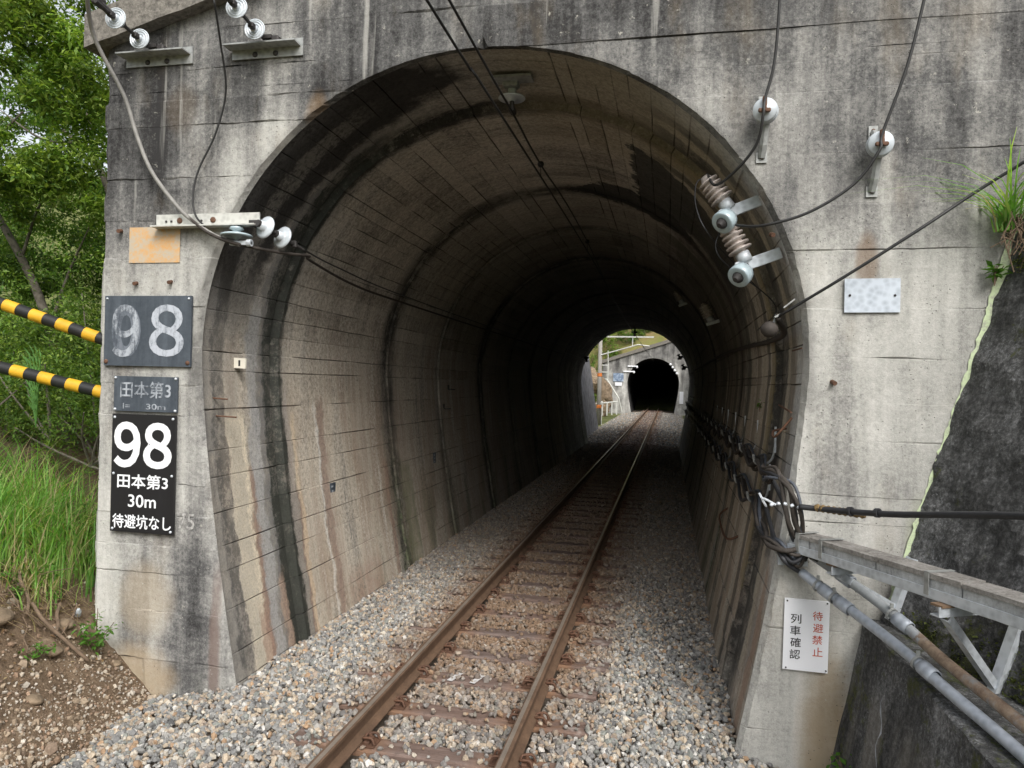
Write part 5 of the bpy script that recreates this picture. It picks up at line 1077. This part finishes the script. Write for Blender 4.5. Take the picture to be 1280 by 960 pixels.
shrub('shrub', 'low leafy shrub further down the slope at the frame edge', (-6.2, 1.0, 1.6), cl(-7.2, -5.2, .3, 1.4, 1.7, 2.5, 8, .3, .45, 23), 3000, .055, (.15, .3, .3, .2, .05), 23)
def blades(base_pts, h, lean, wid, seed, cols):
    r = np.random.default_rng(seed); n = len(base_pts); az = r.uniform(0, 6.283, n); H = r.uniform(h[0], h[1], n); ln = r.uniform(lean[0], lean[1], n) * H; W = r.uniform(.6, 1.2, n) * wid; K = 5
    ts = np.linspace(0, 1, K); d = np.stack([np.cos(az), np.sin(az)], 1); sd_ = np.stack([-np.sin(az), np.cos(az), np.zeros(n)], 1); V = []
    for t in ts:
        c = base_pts.copy(); c[:, :2] += d * (ln * t ** 2)[:, None]; c[:, 2] += H * (t - .35 * (ln / H) * t ** 3); wv = (W * (1 - t) ** .7 + .0006)[:, None]; V.append(np.stack([c - sd_ * wv, c + sd_ * wv], 1))
    V = np.stack(V, 1); idx = (np.arange(n) * K * 2)[:, None, None] + (np.arange(K - 1) * 2)[None, :, None] + np.array([0, 1, 3, 2])[None, None]; return V.reshape(-1, 3), idx.reshape(-1, 4), np.repeat(cols, K * 2, 0)
def bankpts(xs_, ys_): return np.stack([xs_, ys_, bank_z(xs_, ys_) + nz(xs_, ys_, 2.6, 1) * .06 - .02], 1)
q = RNG; GR = np.array([(.16, .36, .07), (.23, .43, .09), (.33, .46, .14), (.52, .45, .26), (.42, .33, .2)])
def tuft(name, label, cx, cy, rx, ry, n, h, seed, wt, lean=(.2, 1.1), wid=.0075, z=None):
    r = np.random.default_rng(seed); a = r.normal(0, .5, (n, 2)); b = bankpts(cx + a[:, 0] * rx, cy + a[:, 1] * ry)
    if z is not None: b[:, 2] = z
    b = b[~((b[:, 0] > -3.42) & (b[:, 0] < 3) & (b[:, 1] > -.03))]; cols = GR[r.choice(5, len(b), p=wt)] * r.uniform(.75, 1.2, (len(b), 1)); V, F, K = blades(b, h, lean, wid, seed, cols)
    o = npobj(name, V, F, 'leaf', None, None, {'stone': K}, False, None, (cx, cy, float(b[:, 2].mean()))); tag(o, label, 'grass', 'tufts of long grass on the bank' if z is None else None); return o
for k, (cx, cy, rx, ry, n, h, lab) in enumerate([(-5.9, -.5, .6, .5, 420, (.3, .7), 'long grass tuft on the bank beyond the frame edge, nearest the striped tubes'), (-6.8, -.3, .7, .6, 420, (.3, .8), 'long grass tuft around the post of the striped tubes'), (-5.4, -1.3, .6, .5, 360, (.25, .6), 'short grass tuft on the open bank beyond the frame edge'), (-6.4, -1.6, .7, .6, 360, (.25, .6), 'scattered grass tuft on the far top of the bank'), (-7.4, -1.2, .7, .6, 360, (.3, .7), 'grass tuft furthest out on the bank'), (-3.95, .15, .3, .35, 260, (.3, .75), 'tall fresh green grass tuft leaning against the concrete corner'), (-4.3, -.15, .5, .45, 520, (.35, .8), 'broad tuft of long arching grass on the crest of the bank'), (-4.9, -.4, .5, .5, 480, (.3, .75), 'long grass tuft at the frame edge'),
                                             (-4.2, .55, .6, .5, 520, (.4, .95), 'tall grass tuft below the lower striped tube'), (-5.2, .4, .7, .6, 520, (.4, .9), 'tall grass clump behind the crest of the bank'), (-3.72, -.3, .22, .16, 150, (.15, .4), 'short dry grass tuft on the bare soil edge')]):
    tuft('grass_tuft', lab, cx, cy, rx, ry, n, h, 30 + k, (.24, .32, .24, .12, .08) if k != 10 else (.1, .1, .2, .35, .25))
# dry straw lying on the crest
r = np.random.default_rng(50); n = 900; b = bankpts(r.uniform(-5.2, -3.5, n), r.uniform(-1.1, .1, n)); b[:, 2] += .03; V, F, K = blades(b, (.03, .1), (3., 7.), .004, 51, np.array([(.42, .33, .2)]) * r.uniform(.6, 1.15, (n, 1)))
o = npobj('dry_straw', V, F, 'leaf', None, None, {'stone': K}, False, 'stuff'); tag(o, 'dry straw lying over the lip of the soil bank', 'straw')
def weed(name, label, x, y, z, n, rad, ls, seed, h=.15):
    t = thing(name, label, 'plant', (x, y, z)); r = np.random.default_rng(seed); mb = MB(); tips = []
    for k in range(7):
        e = Vector((x + r.normal(0, rad * .6), y + r.normal(0, rad * .6), z + h * r.uniform(.5, 1.1))); mb.tube(bez([(x, y, z - .03), ((x + e.x) / 2, (y + e.y) / 2, z + h * .5), e], 3), .003, 5); tips.append(np.array(e))
    obj('stem', mb, 'root', t); k = r.integers(0, 7, n); f = r.uniform(.3, 1.05, n)[:, None]; C_ = np.array([x, y, z]) * (1 - f) + np.array(tips)[k] * f + r.normal(0, rad * .16, (n, 3)); V, F, K = leaves(C_, r.uniform(.6, 1.2, n) * ls, np.array([(.10, .23, .035)]) * r.uniform(.7, 1.3, (n, 1)), .1, .5, seed); npobj('leaves', V, F, 'leaf', t, None, {'stone': K}); return t
weed('weed', 'leafy green weed growing up against the foot of the concrete', -3.16, -.22, bz(-3.16, -.22), 150, .15, .06, 61, .36)
weed('weed', 'small bright weed in the middle of the soil bank', -3.72, -.42, bz(-3.72, -.42), 60, .08, .045, 62, .08)
weed('weed', 'small bright weed at the toe of the bank beside the ballast', -3.22, -.78, bz(-3.22, -.78), 80, .09, .045, 63, .09)
weed('weed', 'spindly weed with thin leaves at the lower corner of the bank', -3.45, -1.25, bz(-3.45, -1.25), 110, .13, .06, 64, .2)
weed('weed', 'low green creeper on the lip of the bank', -3.85, -.32, bz(-3.85, -.32), 200, .24, .045, 65, .1)
weed('weed', 'low green creeper beside the straw further along the lip', -4.35, -.55, bz(-4.35, -.55), 160, .24, .05, 66, .1)
weed('weed', 'low leafy weed at the lower edge of the frame on the bank', -3.95, -1.05, bz(-3.95, -1.05), 90, .12, .05, 72, .1)
weed('weed', 'green seedlings under the lip of the bank near the thick root', -3.62, -.2, bz(-3.62, -.2), 70, .1, .04, 73, .08)
weed('weed', 'ragged weed at the frame edge halfway up the bank', -4.3, -.85, bz(-4.3, -.85), 120, .16, .055, 74, .16)
r = np.random.default_rng(75); n = 420; x = r.uniform(-5., -3.05, n); y = r.uniform(-1.5, .0, n); ok = ~((x > -3.42) & (y > -.04)); x, y = x[ok], y[ok]; V, F, K = leaves(np.stack([x, y, bank_z(x, y) + nz(x, y, 2.6, 1) * .06 + .03], 1), r.uniform(.025, .06, len(x)), np.array([(.30, .20, .11), (.22, .14, .08), (.42, .33, .2), (.16, .11, .07)])[r.integers(0, 4, len(x))] * r.uniform(.7, 1.2, (len(x), 1)), 0., .5, 76); o = npobj('leaf_litter', V, F, 'leaf', None, None, {'stone': K}, False, 'stuff'); tag(o, 'dead brown leaves scattered over the soil bank', 'leaves')
weed('weed', 'broad-leaved weed at the foot of the pale pier', 2.78, -.25, -.22, 34, .1, .08, 67, .14)
weed('weed', 'fresh green seedling in the lichen crack of the dark wall', 3.68, -.1, 3.17, 40, .06, .07, 68, .12)
weed('weed', 'leafy sprig overhanging the top of the dark wall', 3.95, -.3, 3.7, 90, .16, .09, 69, .34)
weed('weed', 'little fern sprouting from the lining wall beside the cables', 2.36, 1.35, 2.23, 40, .04, .03, 70, .06)
tuft('grass_tuft', 'arching grass tuft rooted in the top corner of the dark wall', 3.74, -.12, .07, .06, 85, (.3, .75), 71, (.3, .35, .2, .1, .05), (.8, 1.7), .007, 3.5)
mb = MB()
rg = random.Random(5)
for k in range(26):
    a = Vector((3.78 + rg.uniform(-.07, .07), -.1 + rg.uniform(-.05, .03), 3.5 + rg.uniform(-.05, .06))); mb.tube(bez([a, a + Vector((rg.uniform(-.08, .08), -.05, rg.uniform(-.02, .08))), a + Vector((rg.uniform(-.1, .06), -.06, rg.uniform(-.25, -.05)))], 3), .004, 5)
o = obj('root_mat', mb, 'root', None, False, (3.78, -.1, 3.4)); tag(o, 'tangle of brown dead roots under the grass at the wall corner', 'roots')
mb = MB(); mb.tube(bez([(4.0, -.35, 3.75), (3.99, -.3, 3.6), (3.95, -.2, 3.4)], 4), .012, 6); o = obj('vine_stem', mb, 'root', None, False, (3.95, -.2, 3.4)); tag(o, 'woody stem growing out of the dark wall corner', 'stem')
# moss cushions on the dark wall and its ledge
q_ = np.random.default_rng(140); Cm = []
for (cy, cz, rr_, m) in [(-.35, .86, .1, 260), (-.75, .83, .16, 520), (-1.15, .80, .16, 520), (-1.6, .8, .2, 500), (-.2, 3.3, .1, 220), (-.45, 2.95, .05, 70), (-.95, 1.2, .05, 60)]:
    a = q_.normal(0, .5, (m, 2)) * rr_; yy = cy + a[:, 0] * 1.6; zz_ = np.maximum(cz + a[:, 1], ledge(yy) + .005); Cm.append(np.stack([3.33 + (zz_ - 1.74) * .288 - FL * yy - np.abs(q_.normal(0, .012, m)) - .004, yy, zz_], 1))
Cm = np.concatenate(Cm); V, F, K = leaves(Cm, q_.uniform(.012, .028, len(Cm)), np.array([(.10, .12, .035)]) * q_.uniform(.5, 1.5, (len(Cm), 1)), -.3, .8, 141)
o = npobj('moss', V, F, 'leaf', None, None, {'stone': K}, False, 'stuff'); tag(o, 'dark green moss cushions on the wet retaining wall and its ledge', 'moss')
# cycad-like fan frond under the upper striped tube
t = thing('palm_frond', 'upright fan of narrow green fronds between the striped tubes', 'plant', (-4.6, .7, 1.9))
for k in range(5):
    a = math.radians(70 + 12 * k); d = Vector((math.cos(a), 0.15 * (k - 2), math.sin(a))); b = Vector((-4.62, .6, 1.85)); mb = MB(); P = [b + d * (.75 * i / 8) for i in range(9)]; mb.tube(P, .005, 5)
    for i in range(2, 9):
        for sx in (-1, 1):
            e = P[i] + Vector((sx * .09 * math.sin(a) + d.x * .09, .03, .09)); mb.addf([P[i], P[i] + Vector((.008, 0, .012)), e, P[i] + Vector((-.008, 0, -.004))], [(0, 1, 2, 3)])
    me = obj('frond', mb, simple('frond_green_%d' % k, (.10, .24, .05), .6), t)
# ground cover on the hill over the tunnel
r = np.random.default_rng(80); n = 9000; x = r.uniform(-3.2, 30, n); y = r.uniform(2.2, 28, n); V, F, K = leaves(np.stack([x, y, hill_z(x, y) + r.uniform(0, .6, n)], 1), r.uniform(.2, .4, n), gcol(n, None, r), seed=81); o = npobj('undergrowth', V, F, 'leaf', None, None, {'stone': K}, False, 'stuff'); tag(o, 'leafy undergrowth on the hill above the tunnel', 'undergrowth')

# ================================================================== THE CUTTING AND THE SECOND TUNNEL
Y2, S2 = 71.5, 1.06
t2 = thing('railway_tunnel', 'second concrete tunnel beyond the exit, its mouth a black arch', 'tunnel', (0, Y2, -.3))
N = NT('bleached_concrete', .9, .2); x_, y_, z_ = N.xyz(); f_ = N.noise(1, 6, .65, st=(1.3, 1.3, .16)); g_ = N.noise(1.2, 6, .7); L_ = N.sub(N.add(N.mul(f_, 1.5), N.mul(g_, .9)), N.add(.66, N.mul(N.ss(z_, 3.2, 6.2), .24)))
N.col(N.ramp(L_, [(.1, (.07, .068, .066)), (.38, (.20, .195, .185)), (.6, (.40, .39, .365)), (.85, (.68, .67, .64))])); N.bump(g_, .5, .03); M['concrete2'] = N.m
M['signblue'] = faded_paint('faded_blue_sign', (.42, .5, .6), (.10, .15, .24), .52, (5, 5, 3)); M['cutslope'] = ground_mat('cut_slope', (.25, .16, .09), (.17, .2, .055), .6)
M['concrete2b'] = simple('bleached_concrete', (.66, .645, .60), .9, 0, .6, 1.6, (.24, .232, .22), .02)
build_facade('portal_wall', t2, 'concrete2', -5.15, 9., 4.75, .33, Y2, S2, 2., 8, 24); coping(t2, -5.15, 9., 4.75, .33, Y2, .35, .2, 2.)
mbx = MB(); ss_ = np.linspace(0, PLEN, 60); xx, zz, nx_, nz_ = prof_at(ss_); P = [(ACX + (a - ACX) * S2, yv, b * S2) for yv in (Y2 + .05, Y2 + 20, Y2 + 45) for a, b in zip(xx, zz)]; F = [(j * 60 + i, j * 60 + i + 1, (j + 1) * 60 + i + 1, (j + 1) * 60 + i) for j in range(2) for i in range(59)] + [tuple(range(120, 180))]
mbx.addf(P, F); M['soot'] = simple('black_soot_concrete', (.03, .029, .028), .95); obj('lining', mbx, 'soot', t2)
t = thing('number_sign', 'blue-grey number sign beside the far black arch', 'sign', (-3.4, Y2 - .1, 2.8)); plate('panel', t, -4.0, -2.95, 2.9, 3.75, Y2 - .04, .04, M['signblue']); plate('nameplate', t, -3.8, -3.1, 2.45, 2.8, Y2 - .04, .04, 'signwhite')
t = thing('warning_sign', 'small white sign on the right of the far black arch', 'sign', (2.62, Y2 - .1, .75)); plate('panel', t, 2.72, 3.12, .75, 2.0, Y2 - .03, .04, 'signwhite')
for k, (x0, x1, z) in enumerate([(-2.55, -1.6, 4.5), (-3.0, -1.9, 3.95)]):
    t = thing('wall_bracket', 'white bracket arm with insulators on the far portal, %s' % ('upper' if k == 0 else 'lower'), 'bracket', (x0, Y2, z)); mb = MB(); mb.box(((x0 + x1) / 2, Y2 - .1, z), (x1 - x0, .1, .12)); mb.lathe((x1, Y2 - .2, z - .08), (1, 0, -.2), [(-.1, .05), (-.05, .14), (.05, .14), (.1, .05)], 10); obj('arm', mb, 'signwhite', t)
t = thing('ribbed_insulator', 'white insulators on the right edge of the far black arch', 'insulator', (2.1, Y2, 4.3)); mb = MB()
for k in range(4): mb.lathe((1.75 + .22 * k, Y2 - .15, 4.75 - .3 * k), (-.4, -.2, .8), [(-.12, .04), (-.05, .12), (.05, .12), (.12, .04)], 10)
obj('sheds', mb, 'signwhite', t)
for k, (q, lab) in enumerate([((2.02, 27.2, 3.72), 'black insulator silhouetted on the right of the tunnel exit, upper of two'), ((2.2, 27.2, 3.28), 'black insulator silhouetted on the right of the tunnel exit, lower of two'), ((-2.05, 27.4, 3.6), 'dark bracket silhouetted on the left edge of the tunnel exit'), ((.05, 27.6, 4.78), 'dark insulator hanging at the crown of the tunnel exit')]):
    q = Vector(q); t = thing('exit_insulator', lab, 'insulator', q); mb = MB(); mb.lathe(q, ((-.5, -.3, .8), (-.5, -.3, .8), (.2, 0, -1), (0, 0, -1))[k], [(-.12, .03), (-.08, .05), (-.05, .13), (.0, .12), (.03, .05), (.1, .04), (.12, .1), (.15, .03)], 12); obj('insulator_body', mb, 'iron', t, True)
    mb = MB(); e = q + Vector(((.35, 0, .02), (.25, 0, .02), (-.35, 0, .05), (0, 0, .3))[k]); mb.tube([q, e], .035, 6); obj('support_arm', mb, 'iron', t)
# slope behind the second portal with bushes
mb = MB()
sheet('far_slope', np.linspace(-26, 40, 34), np.linspace(73.4, 115, 22), lambda x, y: 5. + .33 * np.clip(x + 5, -3, 30) + (y - 73.4) * .75 + nz(x, y, .5, 9) * .5 - np.clip(-x - 5, 0, 3) * 1.0, 'cutslope')
r = np.random.default_rng(90)
for k in range(14):
    cx = -8.2 + k * 1.05; cz = 6.6 + .33 * max(0, cx + 5) + r.uniform(.2, 2.2); cy = 73.6 + (cz - 6) * .9
    shrub('bush', '%s bush %s of the slope over the far tunnel' % (('yellow-green', 'dark green', 'mid green', 'olive')[k % 4], ('far down the valley end', 'low on the valley side', 'above the utility pole', 'over the gantry arm', 'near the coping start', 'over the left of the arch', 'left of the crown line', 'straight over the arch', 'right of the crown line', 'above the right haunch', 'over the white sign side', 'near the green fence', 'beside the fence end', 'at the hill end')[k]), (cx, cy, cz - .6), [(cx + r.uniform(-.8, .8), cy + r.uniform(-.3, .3), cz + r.uniform(-.6, .6), .5) for _ in range(7)], 1300, .17, [(.05, .1, .25, .55, .05), (.5, .3, .1, .0, .1), (.2, .4, .3, .05, .05), (.1, .2, .3, .3, .1)][k % 4], 200 + k, 'bush')
for k, (cx, cy, cz, lab) in enumerate([(-5.2, 74.5, 8., 'yellow-green bush at the top of the far cutting'), (-3.2, 75, 8.6, 'pale bush above the far coping'), (-1.2, 76, 9.2, 'dark green bush above the black far arch'), (1.0, 77, 9.8, 'green bush on the far slope towards the right'), (-4.6, 73.6, 6.0, 'bush beside the far utility pole'), (-6.4, 70, 4.5, 'bush on the far rocks behind the stair rail'), (-5.0, 64., .9, 'small green bush at the foot of the far rocks')]):
    rd = .55 if k == 6 else 1.0; shrub('bush', lab, (cx, cy, cz - rd), [(cx + r.uniform(-.9, .9) * rd, cy + r.uniform(-.5, .5), cz + r.uniform(-.5, .7) * rd, .5 * rd) for _ in range(7)], 2200, .15, [(.05, .1, .25, .55, .05), (.05, .1, .25, .55, .05), (.3, .4, .2, .05, .05), (.1, .3, .4, .15, .05), (.1, .3, .4, .15, .05), (.2, .4, .2, .1, .1), (.05, .1, .25, .55, .05)][k], 91 + k, 'bush')
tuft('grass_tuft', 'bright grass beside the right wall just past the tunnel exit', 2.12, 35., .3, 5., 1200, (.4, 1.2), 101, (.35, .4, .2, .05, 0), (.2, .7), .016, -.3)
t = thing('slatted_fence', 'green rail fence on the slope above the far tunnel', 'fence', (1.5, 78, 8.8))
for k in range(6): mb = MB(); x = -1. + k * 1.2; mb.box((x, 78, 9.2 + .33 * (x + 1)), (.1, .1, 1.6)); obj('post', mb, M['orangeband'] if False else simple('fence_green_%d' % k, (.25, .42, .32), .5), t)
for k in range(3): mb = MB(); mb.tube([(-1.2, 77.9, 8.8 + .45 * k), (5.2, 77.9, 10.9 + .45 * k)], .05, 6); obj('rail_bar', mb, bpy.data.materials['fence_green_0'], t)
# left wall, rocks, pole, gantry
lw = thing('retaining_wall', 'dark grey leaning retaining wall just beyond the tunnel exit', 'wall', (-3, 35, -.3)); mb = MB(); P = []
for i, y in enumerate(np.linspace(28.6, 42, 20)):
    for z in (-.4, 1.2, 2.8, 4.6): P.append((-2.75 - .16 * (z + .3) + random.uniform(-.03, .03), y, z + random.uniform(-.05, .05)))
    P.append((-4.4, y, 4.9))
F = [(5 * i + k, 5 * i + 5 + k, 5 * i + 6 + k, 5 * i + 1 + k) for i in range(19) for k in range(4)] + [tuple(5 * 19 + k for k in (0, 4, 3, 2, 1))]; P.append((-4.4, 42, -.4)); F += [(95, 100, 99)]
mb.addf(P, F); obj('wall_face', mb, M['slab'] if 'slab' in M else M.setdefault('slab', simple('blue_grey_slab', (.26, .26, .275), .9, 0, .7, 2.4, None, .03)), lw)
pole = thing('utility_pole', 'concrete utility pole with orange bands standing left of the far track', 'pole', (-3.3, 48, -.3)); mb = MB(); mb.tube([(-3.3, 48, -.4), (-3.3, 48, 3), (-3.3, 48, 7.2)], [.17, .15, .13], 12); obj('shaft', mb, simple('pole_concrete', (.36, .34, .31), .9), pole, True)
for z in (3.2, .9): mb = MB(); mb.lathe((-3.3, 48, z), (0, 0, 1), [(-.12, .165), (-.12, .175), (.12, .172), (.12, .16)], 14); obj('orange_band', mb, 'orangeband', pole)
mb = MB(); mb.box((-1.6, 47.9, 5.95), (4.2, .12, .1)); mb.tube([(-3.3, 47.9, 4.6), (-.6, 47.9, 5.4), (.2, 47.9, 5.3)], .05, 6); mb.tube([(-1.0, 47.9, 5.95), (-1.0, 47.9, 5.3)], .04, 6); obj('cantilever_arm', mb, 'galvpale', pole)
mb = MB(); mb.tube([(-3.05, 47.5, 1.1), (-3.05, 47.5, -.4)], .03, 6); mb.lathe((-3.05, 47.5, 1.2), (0, 0, 1), [(-.15, .12), (0, .12), (.12, .02)], 10); o = obj('marker_post', mb, 'galvpale', None, False, (-3.05, 47.5, -.3)); tag(o, 'thin marker post with a pale cap in front of the utility pole', 'post')
for k, (x_, y_, z_, r_, lab) in enumerate([(-4.6, 66, 1.6, 1.7, 'large brown boulder beside the far portal'), (-5.6, 64, 2.6, 1.6, 'tall brown rock behind the utility pole'), (-4.2, 63, .3, .9, 'low brown rock at the foot of the far rock face'), (-4.9, 58, .5, 1.1, 'shadowed brown rock nearer the utility pole')]):
    v = ST[k] * np.array([r_ * .8, r_ * .8, r_ * 1.05]); mb = MB(); mb.addf([tuple(q_ + np.array([x_, y_, z_])) for q_ in v], [tuple(f) for f in SF]); o = obj('boulder', mb, 'rock', None, False, (x_, y_, 0)); tag(o, lab, 'rock'); sb = o.modifiers.new('s', 'SUBSURF'); sb.subdivision_type = 'SIMPLE'; sb.levels = sb.render_levels = 3
    tx = bpy.data.textures.new('rockn', 'CLOUDS'); tx.noise_scale = .7; dm = o.modifiers.new('d', 'DISPLACE'); dm.texture = tx; dm.strength = .5
st_ = thing('stair_railing', 'white stair railing running down from the small cage to the far track', 'railing', (-4.3, 70, .5)); mb = MB(); mb.tube([(-4.55, 70, 3.1), (-3.3, 70, 1.2), (-2.95, 70, -.2)], .07, 6); obj('handrail', mb, 'galvpale', st_)
mb = MB()
for (x0, z0, x1, z1) in [(-5.2, 3.1, -5.2, 4.5), (-4.45, 3.1, -4.45, 4.5), (-5.2, 4.5, -4.45, 4.5), (-5.2, 3.8, -4.45, 3.8), (-5.2, 3.1, -4.45, 3.1), (-4.8, 3.1, -4.8, 2.0), (-4.45, 4.5, -4.5, 6.0)]: mb.tube([(x0, 70, z0), (x1, 70, z1)], .05, 6)
obj('cage_frame', mb, 'galvpale', st_)
bl = thing('balustrade', 'low pale concrete balustrade at the foot of the far rocks', 'fence', (-4., 60, 0))
for k in range(5): mb = MB(); mb.box((-4.5 + .42 * k, 60, .25 + .05 * k), (.12, .12, 1.1)); obj('post', mb, 'galvpale', bl)
mb = MB(); mb.tube([(-4.7, 60, .8), (-2.7, 60, 1.05)], .07, 6); obj('rail_bar', mb, 'galvpale', bl)
rw = thing('retaining_wall', 'pale concrete wall along the right of the cutting', 'wall', (3.6, 50, -.3)); mb = MB(); mb.addf([(3.0, 28.5, -.4), (3.3, 71.4, -.4), (4.6, 71.4, 6.4), (4.3, 28.5, 6.4), (14, 71.4, 9), (14, 28.5, 9)], [(0, 1, 2, 3), (3, 2, 4, 5)]); obj('wall_face', mb, 'concrete2', rw)

bpy.context.view_layer.update()
